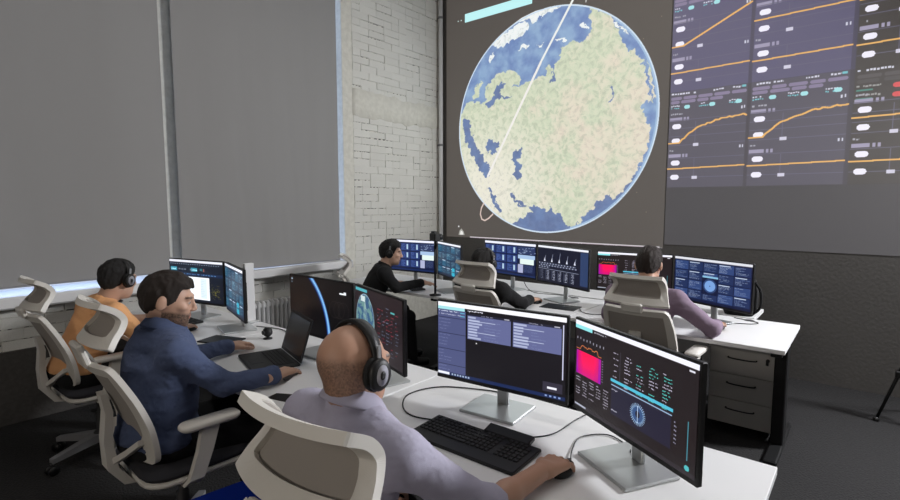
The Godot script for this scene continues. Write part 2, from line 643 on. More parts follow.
# ============================================================ lamps
func build_lamps() -> void:
	# long ceiling luminaires, out of the picture above the two desk rows and behind the photographer
	var glow := StandardMaterial3D.new()
	glow.albedo_color = Color(0.9, 0.9, 0.9)
	glow.emission_enabled = true
	glow.emission = Color(1.0, 0.96, 0.9)
	glow.emission_energy_multiplier = 1.0
	var spots := [
		[Vector3(-1.9, 4.6, -1.4), 1.2, Color(1.0, 0.99, 0.98), "above the blue shirt's desk"],
		[Vector3(-0.2, 4.6, -1.4), 1.1, Color(1.0, 0.99, 0.98), "above the bald man's desk"],
		[Vector3(-1.7, 4.6, -3.9), 1.6, Color(1.0, 0.97, 0.93), "above the far desk row"]]
	for s in spots:
		var t := thing("ceiling_lamp", "long suspended ceiling lamp with a glowing panel, " + s[3], "lamp", s[0], 0.0, "suspended ceiling lamps")
		var st := stool()
		bbox(st, Vector3(0, 0.045, 0), Vector3(1.5, 0.07, 0.24), 0.008)
		done(st, "housing", M.grey_plastic, t)
		st = stool()
		bbox(st, Vector3(0, 0.008, 0), Vector3(1.46, 0.008, 0.20), 0.002)
		done(st, "diffuser", glow, t)
		for x in [-0.6, 0.6]:
			st = stool(true)
			tube(st, [Vector3(x, 0.08, 0), Vector3(x, 0.30, 0)], 0.006, 8)
			done(st, "rod", M.black_metal, t)
		area_light("ceiling_lamp_light", s[0] + Vector3(0, -0.004, 0), s[0] - Vector3(0, 2, 0), Vector2(1.46, 0.2), s[1], s[2])
	# a flood lamp on a stand beside the projection wall, right of the picture: it throws the monitors' shadows over the near desk
	var at := Vector3(1.75, 2.75, -5.0)
	var aim := at + Vector3(-0.32, -0.36, 0.88) * 4.0
	var f := thing("flood_lamp", "tall flood lamp on a black stand beside the projection wall", "lamp", Vector3(at.x, 0, at.z))
	var b := Basis.looking_at(aim - at, Vector3.UP)
	var st := stool()
	bbox(st, Vector3.ZERO, Vector3(0.74, 0.54, 0.06), 0.01, Basis())
	done(st, "housing", M.black_plastic, f, Vector3(0, at.y, 0) - (b * Vector3(0, 0, -1)) * 0.045, b)
	st = stool()
	bbox(st, Vector3.ZERO, Vector3(0.70, 0.50, 0.008), 0.002)
	done(st, "diffuser", glow, f, Vector3(0, at.y, 0) - (b * Vector3(0, 0, -1)) * 0.008, b)
	st = stool(true)
	tube(st, [Vector3(0.03, 0.05, -0.05), Vector3(0.03, at.y - 0.1, -0.05)], 0.016, 10)
	done(st, "pole", M.black_metal, f)
	for k in 3:
		st = stool(true)
		var an := TAU * k / 3.0 + 0.4
		tube(st, [Vector3(0.03, 0.5, -0.05), Vector3(0.03 + cos(an) * 0.30, 0.01, -0.05 + sin(an) * 0.30)], 0.011, 8)
		done(st, "leg", M.black_metal, f)
	area_light("flood_lamp_light", at + (aim - at).normalized() * 0.004, aim, Vector2(0.7, 0.5), 26.0, Color(0.98, 0.985, 1.0))
	# a wide warm wall lamp behind the photographer lights the backs of the chairs and the drawer fronts
	var wl := thing("wall_lamp", "wide warm wall lamp on the wall facing the projection", "lamp", Vector3(-0.6, 2.45, 3.4))
	st = stool()
	bbox(st, Vector3(0, 0.2, -0.04), Vector3(1.64, 0.44, 0.07), 0.01)
	done(st, "housing", M.grey_plastic, wl)
	st = stool()
	bbox(st, Vector3(0, 0.2, -0.079), Vector3(1.6, 0.40, 0.008), 0.002)
	done(st, "diffuser", glow, wl)
	area_light("wall_lamp_light", Vector3(-0.6, 2.65, 3.31), Vector3(-0.6, 2.45, 0.0), Vector2(1.6, 0.4), 4.2, Color(1.0, 0.96, 0.91))

# ============================================================ painting helpers (flat print on screens)
func new_image(w: int, h: int, c: Color) -> Image:
	var im := Image.create(w, h, false, Image.FORMAT_RGB8)
	im.fill(c)
	return im

func rc(im: Image, x: float, y: float, w: float, h: float, c: Color) -> void:
	im.fill_rect(Rect2i(int(round(x)), int(round(y)), maxi(1, int(round(w))), maxi(1, int(round(h)))), c)

func pill(im: Image, x: float, y: float, w: float, h: float, c: Color) -> void:
	for j in int(h):
		var t := (j + 0.5) / h * 2.0 - 1.0
		var ins := h * 0.5 * (1.0 - sqrt(maxf(0.0, 1.0 - t * t)))
		rc(im, x + ins, y + j, w - 2.0 * ins, 1, c)

func line(im: Image, a: Vector2, b: Vector2, w: float, c: Color) -> void:
	var n := int(maxf(absf(b.x - a.x), absf(b.y - a.y))) + 1
	for i in n + 1:
		var p := a.lerp(b, float(i) / n)
		rc(im, p.x - w * 0.5, p.y - w * 0.5, w, w, c)

# small unreadable text: a run of short dashes of uneven height
func dashes(im: Image, x: float, y: float, w: float, h: float, c: Color, r: RandomNumberGenerator) -> void:
	var at := 0.0
	while at < w:
		var l := r.randf_range(0.5, 1.1) * h
		if r.randf() < 0.86:
			rc(im, x + at, y + h * r.randf_range(0.0, 0.3), minf(l, w - at), h * r.randf_range(0.6, 0.8), c)
		at += l + maxf(1.0, h * 0.25)

func fill_poly(im: Image, poly: PackedVector2Array, c: Color) -> void:
	var y0 := 1e9
	var y1 := -1e9
	for p in poly:
		y0 = minf(y0, p.y)
		y1 = maxf(y1, p.y)
	for y in range(maxi(0, int(y0)), mini(im.get_height() - 1, int(y1)) + 1):
		var xs: Array = []
		for i in poly.size():
			var a := poly[i]
			var b := poly[(i + 1) % poly.size()]
			if (a.y <= y + 0.5) != (b.y <= y + 0.5):
				xs.append(a.x + (y + 0.5 - a.y) / (b.y - a.y) * (b.x - a.x))
		xs.sort()
		for k in range(0, xs.size() - 1, 2):
			var xa := clampf(xs[k], 0, im.get_width())
			var xb := clampf(xs[k + 1], 0, im.get_width())
			if xb > xa:
				rc(im, xa, y, xb - xa, 1, c)

func ring(im: Image, c: Vector2, r0: float, r1: float, col: Color, a0 := 0.0, a1 := TAU) -> void:
	var n := int((a1 - a0) * r1) + 2
	for i in n:
		var an := lerpf(a0, a1, float(i) / n)
		var rr := r0
		while rr <= r1:
			var p := c + Vector2(cos(an), sin(an)) * rr
			if p.x >= 0 and p.y >= 0 and p.x < im.get_width() and p.y < im.get_height():
				im.set_pixelv(Vector2i(p), col)
			rr += 0.7

func glowing(im: Image, energy: float, base := Color(0.03, 0.03, 0.035), rough := 0.35) -> StandardMaterial3D:
	var m := StandardMaterial3D.new()
	m.albedo_color = base
	m.roughness = rough
	m.emission_enabled = true
	m.emission = Color.BLACK
	m.emission_operator = BaseMaterial3D.EMISSION_OP_ADD
	m.emission_energy_multiplier = energy
	m.emission_texture = ImageTexture.create_from_image(im)
	m.texture_repeat = false
	return m

# upright picture facing +z, centred
func picture_mesh(w: float, h: float) -> ArrayMesh:
	var st := SurfaceTool.new()
	st.begin(Mesh.PRIMITIVE_TRIANGLES)
	var p := [Vector3(-w * 0.5, h * 0.5, 0), Vector3(w * 0.5, h * 0.5, 0), Vector3(w * 0.5, -h * 0.5, 0), Vector3(-w * 0.5, -h * 0.5, 0)]
	var uv := [Vector2(0, 0), Vector2(1, 0), Vector2(1, 1), Vector2(0, 1)]
	for i in [0, 1, 2, 0, 2, 3]:
		st.set_uv(uv[i])
		st.set_normal(Vector3(0, 0, 1))
		st.add_vertex(p[i])
	return st.commit()

# ============================================================ the projection on the back wall
const PPM := 330.0
var GX := Rect2(-4.60, 1.13, 2.955, 3.55)   # x0, y0, width, height of the globe picture on the wall

func gpx(px: float, py: float) -> Vector2:
	var w := on_back(px, py)
	return Vector2((w.x - GX.position.x) * PPM, (GX.end.y - w.y) * PPM)

func gpoly(ox: float, oy: float, sc: float, pts: Array) -> PackedVector2Array:
	var out := PackedVector2Array()
	for i in range(0, pts.size(), 2):
		out.append(gpx(ox + pts[i] / sc, oy + pts[i + 1] / sc))
	return out

func build_projection() -> void:
	var im := globe_image()
	var t := thing("projected_picture", "big projected picture of the Earth globe on the grey wall", "projection", Vector3(GX.get_center().x, GX.position.y, BACK + 0.004))
	put("picture", picture_mesh(GX.size.x, GX.size.y), glowing(im, 1.0, Color(0.42, 0.41, 0.40), 0.9), t, Vector3(0, GX.size.y * 0.5, 0))
	var DX := Rect2(-1.635, 1.17, 4.6, 3.5)
	im = dashboard_image(DX)
	t = thing("projected_picture", "big projected wall of purple dashboards with orange charts", "projection", Vector3(DX.get_center().x, DX.position.y, BACK + 0.004))
	put("picture", picture_mesh(DX.size.x, DX.size.y), glowing(im, 1.0, Color(0.42, 0.41, 0.40), 0.9), t, Vector3(0, DX.size.y * 0.5, 0))

func globe_image() -> Image:
	var w := int(GX.size.x * PPM)
	var h := int(GX.size.y * PPM)
	# a mask first: 0 nothing, 1 ocean, 2 land, 3 ice, 4 lake or sea
	var mk := new_image(w, h, Color8(0, 0, 0))
	var c := Vector2((-3.055 - GX.position.x) * PPM, (GX.end.y - 2.56) * PPM)
	var R := 1.318 * PPM
	var disc := PackedVector2Array()
	for i in 180:
		disc.append(c + Vector2(cos(TAU * i / 180.0), sin(TAU * i / 180.0)) * R)
	fill_poly(mk, disc, Color8(40, 0, 0))
	var land := gpoly(440, 0, 4.167, [60, 500, 85, 490, 100, 460, 110, 430, 135, 420, 160, 425, 185, 432, 195, 415, 185, 395, 190, 375, 205, 345, 240, 310, 290, 290, 325, 300, 337, 325, 330, 352, 310, 350, 305, 362, 345, 355, 380, 335, 400, 322, 440, 312, 450, 270, 462, 265, 470, 300, 476, 265, 495, 245])
	land.append_array(gpoly(550, 0, 4.167, [20, 265, 45, 235, 50, 200, 70, 180, 100, 168, 115, 185, 145, 160, 165, 155, 170, 120, 175, 80, 160, 40, 170, 28, 200, 40, 250, 60, 265, 95, 290, 130, 300, 170, 325, 215, 345, 205, 380, 240, 400, 300, 405, 360, 425, 410, 418, 432, 398, 420, 385, 450, 388, 490]))
	land.append_array(gpoly(550, 110, 3.573, [330, 0, 345, 40, 360, 60, 355, 110, 340, 160, 300, 230, 280, 270, 240, 305, 222, 322, 212, 303, 180, 320, 150, 350, 115, 385, 100, 408, 80, 418, 60, 410, 40, 370, 10, 365, 0, 345]))
	land.append_array(gpoly(450, 110, 3.7, [360, 372, 330, 360, 290, 352, 305, 375, 280, 395, 255, 402, 240, 415, 200, 440, 140, 400, 80, 320, 30, 200, 0, 60, 10, -10]))
	var clip: Array = Geometry2D.intersect_polygons(land, disc)
	for p in clip:
		fill_poly(mk, p, Color8(80, 0, 0))
	var seas := [
		gpoly(450, 110, 3.7, [50, 25, 75, 40, 78, 80, 90, 110, 100, 140, 112, 150, 125, 180, 150, 215, 152, 235, 140, 247, 118, 235, 95, 195, 78, 160, 62, 120, 48, 60]),
		gpoly(450, 110, 3.7, [130, 135, 150, 105, 160, 108, 165, 122, 182, 118, 178, 135, 170, 150, 165, 168, 150, 158, 138, 152]),
		gpoly(450, 110, 3.7, [228, 165, 240, 146, 268, 144, 266, 170, 250, 182, 252, 196, 270, 204, 262, 225, 268, 250, 250, 258, 240, 250, 233, 238, 243, 205, 232, 185]),
		gpoly(450, 110, 3.7, [140, 285, 150, 290, 168, 330, 192, 372, 184, 378, 160, 342, 146, 305]),
		gpoly(450, 110, 3.7, [222, 308, 232, 305, 246, 330, 284, 348, 278, 358, 244, 344, 228, 325]),
		gpoly(440, 0, 4.167, [190, 440, 212, 415, 230, 395, 228, 375, 262, 342, 273, 350, 247, 385, 258, 400, 292, 402, 286, 414, 244, 408, 228, 432, 200, 450]),
		gpoly(550, 0, 4.167, [250, 348, 262, 365, 266, 390, 260, 418, 245, 432, 256, 410, 258, 385]),
		gpoly(550, 0, 4.167, [4, 300, 14, 300, 20, 330, 8, 350, 0, 345, 12, 328])]
	for p in seas:
		fill_poly(mk, p, Color8(160, 0, 0))
	var ices := [
		gpoly(440, 0, 4.167, [218, 190, 250, 150, 300, 115, 355, 90, 372, 105, 368, 130, 330, 160, 290, 175, 255, 200, 225, 195]),
		gpoly(440, 0, 4.167, [300, 105, 340, 75, 400, 45, 470, 28, 500, 24, 470, 45, 420, 68, 395, 95, 375, 80, 330, 95]),
		gpoly(440, 0, 4.167, [205, 250, 214, 226, 226, 222, 222, 242, 210, 262]),
		gpoly(440, 0, 4.167, [328, 215, 342, 188, 372, 184, 362, 200, 348, 204]),
		gpoly(440, 0, 4.167, [400, 192, 438, 178, 432, 194]),
		gpoly(550, 0, 4.167, [22, 162, 70, 165, 60, 176, 24, 170]),
		gpoly(550, 0, 4.167, [125, 112, 138, 96, 150, 108, 165, 106, 160, 122, 140, 120]),
		gpoly(550, 0, 4.167, [255, 85, 300, 108, 335, 140, 300, 128])]
	for p in ices:
		fill_poly(mk, p, Color8(120, 0, 0))
	for p in [gpoly(440, 0, 4.167, [138, 412, 150, 360, 166, 348, 175, 330, 180, 342, 168, 375, 158, 412]),
			gpoly(550, 0, 4.167, [402, 240, 420, 290, 432, 360, 440, 420, 432, 420, 420, 350, 408, 290])]:
		fill_poly(mk, p, Color8(80, 0, 0))
	# colour by mask with noise
	var n := FastNoiseLite.new()
	n.seed = 3
	n.frequency = 0.012
	n.fractal_octaves = 5
	var wx := FastNoiseLite.new()
	wx.seed = 31
	wx.frequency = 0.03
	wx.fractal_octaves = 4
	var n3 := FastNoiseLite.new()
	n3.seed = 17
	n3.frequency = 0.006
	n3.fractal_octaves = 3
	var n2 := FastNoiseLite.new()
	n2.seed = 9
	n2.frequency = 0.035
	n2.fractal_gain = 0.65
	n2.domain_warp_enabled = true
	n2.domain_warp_amplitude = 40.0
	n2.domain_warp_frequency = 0.02
	n2.fractal_octaves = 4
	var im := new_image(w, h, Color(0.27, 0.25, 0.235))
	var green := Color(0.76, 0.81, 0.69)
	var beige := Color(0.86, 0.85, 0.76)
	var pinkish := Color(0.88, 0.82, 0.75)
	var sand := Color(0.94, 0.92, 0.87)
	var steppe := gpx(640, 150)
	var desert := gpx(490, 190)
	for y in h:
		for x in w:
			if mk.get_pixel(x, y).r8 == 0:
				continue
			var mx := clampi(x + int(16.0 * wx.get_noise_2d(x, y)), 0, w - 1)
			var my := clampi(y + int(16.0 * wx.get_noise_2d(x + 700, y + 300)), 0, h - 1)
			var v := mk.get_pixel(mx, my).r8
			if v == 0:
				v = mk.get_pixel(x, y).r8
			var a := n.get_noise_2d(x, y)
			var b := n2.get_noise_2d(x, y)
			var col: Color
			if v == 40 or v == 160:
				var deep := clampf(0.5 + a * 1.3, 0.0, 1.0)
				col = Color(0.53, 0.65, 0.79).lerp(Color(0.40, 0.51, 0.71), deep)
				if v == 160 or y > c.y + R * 0.5:
					col = Color(0.35, 0.43, 0.60).lerp(Color(0.39, 0.49, 0.67), deep)
				col = col.lightened(clampf(b * 0.10, -0.05, 0.1))
			elif v == 80:
				var dry := clampf(0.45 + n3.get_noise_2d(x, y) * 1.1 + a * 0.5 + b * 0.7 + (0.55 - Vector2(x, y).distance_to(steppe) / (R * 1.1)), 0.0, 1.0)
				col = green.lerp(pinkish, dry)
				var arid := clampf(1.3 - Vector2(x, y).distance_to(desert) / (R * 0.62) + b * 0.5, 0.0, 1.0)
				col = col.lerp(sand, arid)
				col = col.lerp(beige, clampf(b + 0.1, 0.0, 0.6))
				col = col.darkened(clampf(-b * 0.30, 0.0, 0.13)).lerp(Color(0.86, 0.87, 0.80), 0.28)
			else:
				col = Color(0.93, 0.95, 0.95).darkened(clampf(b * 0.3, 0.0, 0.2))
			im.set_pixel(x, y, col)
	ring(im, c, R - 4.0, R + 1.0, Color(0.80, 0.87, 0.93))
	ring(im, c, R - 9.0, R - 4.0, Color(0.60, 0.72, 0.84), -0.9, 1.3)
	# the orbit track, its loop, the cyan title bar, timeline, station emblem
	line(im, gpx(573, 0), gpx(577, -8), 5, Color(0.9, 0.9, 0.9))
	line(im, gpx(573, 0), gpx(541, 62), 7, Color(0.92, 0.93, 0.92))
	line(im, gpx(541, 62), gpx(488, 176), 8, Color(0.93, 0.92, 0.90))
	line(im, gpx(586, 2), gpx(587, -4), 4, Color(0.8, 0.8, 0.8))
	var loop := [[484, 203], [481.5, 208], [480.5, 214], [482, 219], [485, 220.5], [489, 218], [493, 214]]
	for i in loop.size() - 1:
		line(im, gpx(loop[i][0], loop[i][1]), gpx(loop[i + 1][0], loop[i + 1][1]), 5, Color(0.85, 0.76, 0.72))
	var b0 := gpx(465, 14.4)
	var b1 := gpx(465, 23)
	rc(im, b0.x, b0.y, 1.02 * PPM, b1.y - b0.y, Color(0.74, 0.95, 0.96))
	rc(im, gpx(458, 21).x, gpx(458, 21).y, 5, 5, Color(0.8, 0.9, 0.9))
	rc(im, gpx(461, 20).x, gpx(461, 20).y, 5, 5, Color(0.8, 0.9, 0.9))
	var r := RandomNumberGenerator.new()
	r.seed = 4
	var e0 := gpx(470, 237)
	rc(im, e0.x, e0.y - 3, w - e0.x - 12, 3, Color(0.82, 0.80, 0.82))
	rc(im, e0.x, e0.y, w - e0.x - 12, 8, Color(0.60, 0.54, 0.58))
	for i in 9:
		dashes(im, e0.x + 30 + i * 98, e0.y + 1, r.randf_range(40, 62), 5, Color(0.86, 0.85, 0.88), r)
	var s := gpx(459, 229)
	fill_poly(im, PackedVector2Array([s + Vector2(-2, 26), s + Vector2(4, 6), s + Vector2(16, -4), s + Vector2(28, 10), s + Vector2(34, 26)]), Color(0.62, 0.62, 0.60))
	fill_poly(im, PackedVector2Array([s + Vector2(6, 24), s + Vector2(12, 6), s + Vector2(22, 10), s + Vector2(26, 24)]), Color(0.92, 0.92, 0.90))
	rc(im, s.x - 4, s.y - 16, 7, 7, Color(0.9, 0.9, 0.9))
	for i in 16:
		var q := gpx(r.randf_range(600, 662), r.randf_range(10, 230))
		if q.distance_to(c) > R + 10:
			rc(im, q.x, q.y, 3, 3, Color(0.55, 0.5, 0.42))
	return im

func dashboard_image(D: Rect2) -> Image:
	var ppm := 300.0
	var w := int(D.size.x * ppm)
	var h := int(D.size.y * ppm)
	var wash := Color(0.19, 0.19, 0.215)
	var im := new_image(w, h, wash)
	var r := RandomNumberGenerator.new()
	r.seed = 12
	var cols := [[-1.632, -0.945], [-0.915, -0.20], [-0.165, 0.55], [0.58, 1.30], [1.33, 2.05], [2.08, 2.80]]
	var bot := 1.76
	var ch := 0.95
	for row in 3:
		for ci in cols.size():
			var x0: float = (cols[ci][0] - D.position.x) * ppm
			var cw: float = (cols[ci][1] - cols[ci][0]) * ppm
			var y0: float = (D.end.y - (bot + ch * (row + 1))) * ppm
			var hh := ch * ppm
			var bg := Color(0.285, 0.275, 0.335) if row == 0 else Color(0.315, 0.305, 0.425)
			if ci == 2:
				bg = Color(0.20, 0.19, 0.19)
			elif ci > 2:
				bg = Color(0.22, 0.21, 0.28)
			rc(im, x0, y0, cw + (cols[ci][0] * 0.0) + 9, hh + 1, bg.darkened(0.25))
			rc(im, x0, y0, cw, hh, bg)
			dash_cell(im, x0, y0, cw, hh, ci, row, r)
	return im

func dash_cell(im: Image, x: float, y: float, w: float, h: float, ci: int, row: int, r: RandomNumberGenerator) -> void:
	var white := Color(0.80, 0.80, 0.86)
	var lilac := Color(0.50, 0.46, 0.58)
	var cyan := Color(0.42, 0.72, 0.76)
	var orange := Color(0.90, 0.68, 0.36)
	var grid := Color(0.36, 0.35, 0.44)
	dashes(im, x + w * 0.02, y + h * 0.012, w * 0.33, 7, white, r)
	dashes(im, x + w * 0.58, y + h * 0.012, w * 0.13, 6, white, r)
	dashes(im, x + w * 0.82, y + h * 0.012, w * 0.10, 6, white, r)
	rc(im, x + w * 0.93, y + h * 0.012, w * 0.05, 6, cyan)
	if ci == 2:
		for k in 4:
			pill(im, x + w * (0.02 + 0.24 * k), y + h * 0.06, w * 0.22, 9, Color(0.30, 0.29, 0.30))
			pill(im, x + w * (0.02 + 0.24 * k), y + h * 0.10, w * 0.20, 9, Color(0.27, 0.26, 0.27))
		for k in 2:
			dashes(im, x + w * 0.02, y + h * (0.15 + 0.075 * k), w * 0.22, 6, Color(0.6, 0.6, 0.6), r)
			rc(im, x + w * 0.02, y + h * (0.185 + 0.075 * k), w * 0.15, 4, Color(0.25, 0.52, 0.48))
			pill(im, x + w * 0.34, y + h * (0.155 + 0.075 * k), w * 0.12, 12, Color(0.82, 0.28, 0.30))
	else:
		var at := 0.0
		for k in 5:
			var l := r.randf_range(0.15, 0.20)
			pill(im, x + w * at + 3, y + h * 0.052, w * l, 9, lilac)
			at += l + 0.02
		at = 0.0
		for k in 4:
			var l := r.randf_range(0.12, 0.21)
			pill(im, x + w * at + 3, y + h * 0.092, w * l, 9, lilac)
			at += l + 0.02
		for k in 3:
			dashes(im, x + w * (0.02 + 0.38 * k), y + h * 0.137, w * 0.12, 5, white, r)
			dashes(im, x + w * (0.02 + 0.38 * k), y + h * 0.160, w * 0.12, 5, cyan, r)
			pill(im, x + w * (0.20 + 0.33 * k), y + h * 0.145, w * 0.08, 11, Color(0.62, 0.86, 0.88))
	# two charts below each other
	var tops := [0.22, 0.60]
	for k in 2:
		var t: float = tops[k]
		dashes(im, x + w * 0.02, y + h * t, w * (0.16 if k == 0 else 0.06), 6, white.darkened(0.2), r)
		rc(im, x + w * 0.01, y + h * (t + 0.048), w * 0.17, 10, Color(0.60, 0.58, 0.68))
		rc(im, x + w * 0.20, y + h * (t + 0.048), w * 0.03, 10, Color(0.60, 0.58, 0.68))
		rc(im, x + w * 0.245, y + h * (t + 0.048), w * 0.03, 10, Color(0.60, 0.58, 0.68))
		for gl in ([0.07, 0.16, 0.24, 0.335] if k == 0 else [0.09, 0.29]):
			rc(im, x, y + h * (t + gl), w, 1.5, grid)
		rc(im, x + w * 0.36, y + h * (t + 0.10), 1.5, h * 0.22, grid)
		pill(im, x + w * 0.045, y + h * (t + 0.115), w * 0.125, 15, Color(0.93, 0.92, 0.97))
		pill(im, x + w * 0.045, y + h * (t + 0.265), w * 0.12, 15, Color(0.93, 0.92, 0.97))
		rc(im, x + w * 0.34, y + h * (t + 0.325 if k == 0 else t + 0.285), w * 0.075, 9, Color(0.80, 0.79, 0.86))
		rc(im, x + w * 0.93, y + h * (t - 0.01), w * 0.02, 8, white)
		rc(im, x + w * 0.965, y + h * (t - 0.012), w * 0.015, 8, white)
		if k == 0 and ci != 2 and not (row == 1 and ci == 1):
			var p := Vector2(x, y + h * (t + 0.315))
			var q := Vector2(x + w * 0.15, y + h * (t + 0.315))
			line(im, p, q, 4, orange)
			for i in 25:
				var u := 0.15 + 0.85 * (i + 1) / 25.0
				var rise := 0.24 * (1.0 - exp(-(u - 0.15) * 3.6)) / 0.96 if row == 0 else 0.30 * (u - 0.15) / 0.85
				var e := Vector2(x + w * u, y + h * (t + 0.315 - rise) + (r.randf_range(-2.5, 2.5) if row == 0 else 0.0))
				line(im, q, e, 4, orange)
				q = e
		else:
			line(im, Vector2(x, y + h * (t + 0.205)), Vector2(x + w, y + h * (t + 0.19)), 4, orange)

# ============================================================ desks
func build_desks() -> void:
	var gap := 0.004
	var fx := [-4.52, -3.07, -1.62, -0.18]
	var fl := ["white desk holding the orange shirt's monitors beside the window wall", "white desk holding the open black laptop", "white desk under the bald man's two monitors, at the open row end"]
	for i in 3:
		desk(fl[i], fx[i] + gap, fx[i + 1] - gap, -1.90, -1.12, DESK, "white desks of the near row")
	var bx := [-4.50, -3.09, -1.72, -0.33]
	var bl := ["white desk of the man in black next to the brick wall", "white desk between the man in black and the mauve shirt", "white desk over the drawer pedestal at the far row end"]
	for i in 3:
		desk(bl[i], bx[i] + gap, bx[i + 1] - gap, -4.28, -3.46, DESK, "white desks of the far row")
	desk("narrow white side desk standing behind the far row of desks", -3.35, -0.62, -4.74, -4.32, DESK, "")
	pedestal(Vector3(-0.62, 0, -4.14))

func desk(label: String, xa: float, xb: float, za: float, zb: float, top: float, group: String) -> void:
	var w := xb - xa
	var d := zb - za
	var t := thing("desk", label, "desk", Vector3((xa + xb) * 0.5, 0, (za + zb) * 0.5), 0.0, group)
	var st := stool()
	bbox(st, Vector3(0, top - 0.0135, 0), Vector3(w, 0.027, d), 0.0025)
	done(st, "top", M.white_desk, t)
	for s in [-1, 1]:
		var x: float = s * (w * 0.5 - 0.05)
		st = stool()
		bbox(st, Vector3(x, 0.36, 0.02), Vector3(0.07, 0.66, 0.13), 0.006)
		done(st, "leg", M.black_metal, t)
		st = stool()
		bbox(st, Vector3(x, 0.0175, 0.0), Vector3(0.075, 0.035, d - 0.10), 0.008)
		done(st, "foot", M.black_metal, t)
		st = stool()
		bbox(st, Vector3(x, top - 0.027 - 0.02, 0.0), Vector3(0.06, 0.04, d - 0.14), 0.004)
		done(st, "support_arm", M.black_metal, t)
	st = stool()
	bbox(st, Vector3(0, top - 0.055, 0.02), Vector3(w - 0.22, 0.05, 0.035), 0.004)
	done(st, "crossbar", M.black_metal, t)
	# cable grommet
	st = stool(true)
	lathe(st, [Vector2(0.034, top), Vector2(0.034, top + 0.003), Vector2(0.026, top + 0.004), Vector2(0.022, top + 0.001)], 20, Vector3(w * 0.28, 0, -d * 0.5 + 0.07))
	done(st, "cable_grommet", M.grey_plastic, t)

func pedestal(at: Vector3) -> void:
	var t := thing("drawer_pedestal", "pale three-drawer pedestal with bar handles and a lock, under the far desk end", "drawer cabinet", at)
	var w := 0.41
	var st := stool()
	bbox(st, Vector3(0, 0.315, 0), Vector3(w, 0.55, 0.43), 0.003)
	done(st, "body", M.pedestal, t)
	st = stool()
	bbox(st, Vector3(0, 0.60, 0.02), Vector3(w + 0.006, 0.02, 0.47), 0.003)
	done(st, "top", M.pedestal, t)
	for i in 3:
		var y := 0.135 + i * 0.182
		st = stool()
		bbox(st, Vector3(0, y, 0.224), Vector3(w - 0.012, 0.176, 0.017), 0.003)
		var d := done(st, "drawer", M.pedestal, t)
		st = stool(true)
		tube(st, smooth_path([Vector3(-0.085, y + 0.03, 0.233), Vector3(-0.083, y + 0.03, 0.253), Vector3(-0.04, y + 0.028, 0.261), Vector3(0.04, y + 0.028, 0.261), Vector3(0.083, y + 0.03, 0.253), Vector3(0.085, y + 0.03, 0.233)], 4), 0.005, 8)
		done(st, "handle", M.dark_grey, d)
		if i == 2:
			st = stool(true)
			tube(st, [Vector3(0.15, y + 0.045, 0.231), Vector3(0.15, y + 0.045, 0.238)], 0.011, 12)
			tube(st, [Vector3(0.15, y + 0.045, 0.237), Vector3(0.15, y + 0.045, 0.260)], 0.004, 8)
			bbox(st, Vector3(0.15, y + 0.035, 0.260), Vector3(0.016, 0.035, 0.003), 0.001)
			done(st, "lock", M.dark_grey, d)
	for x in [-1, 1]:
		for z in [-1, 1]:
			st = stool(true)
			tube(st, [Vector3(x * 0.16 - 0.012, 0.02, z * 0.19), Vector3(x * 0.16 + 0.012, 0.02, z * 0.19)], 0.02, 12)
			done(st, "castor", M.black_plastic, t)

# ============================================================ monitors
# one monitor: L and R are the plan positions of the left and right end of its top edge
func monitor(label: String, L: Vector2, R: Vector2, y0: float, y1: float, scr: Material, group: String) -> Node3D:
	var mid := (L + R) * 0.5
	var dir := (R - L).normalized()
	var nrm := Vector2(-dir.y, dir.x)
	var turn := atan2(nrm.x, nrm.y)
	var w := L.distance_to(R)
	var h := y1 - y0
	var t := thing("monitor", label, "monitor", Vector3(mid.x, DESK, mid.y), turn, group)
	var cy := (y0 + y1) * 0.5 - DESK
	var st := stool()
	bbox(st, Vector3(0, cy, -0.011), Vector3(w, h, 0.020), 0.003)
	bbox(st, Vector3(0, cy - 0.02, -0.034), Vector3(w * 0.62, h * 0.6, 0.03), 0.012)
	done(st, "housing", M.black_plastic, t)
	var sp := put("screen", picture_mesh(w - 0.016, h - 0.026), scr, t, Vector3(0, cy + 0.005, 0.0005))
	sp.set_meta("label", "lit display")
	st = stool()
	bbox(st, Vector3(0, (cy + 0.038) * 0.5, -0.058), Vector3(0.052, cy + 0.022, 0.018), 0.005)
	done(st, "neck", M.silver, t)
	st = stool()
	bbox(st, Vector3(0, cy, -0.048), Vector3(0.09, 0.09, 0.02), 0.005)
	done(st, "bracket", M.dark_grey, t)
	st = stool()
	bbox(st, Vector3(0, 0.006, -0.01), Vector3(0.25, 0.012, 0.21), 0.003)
	done(st, "base_plate", M.silver, t)
	return t

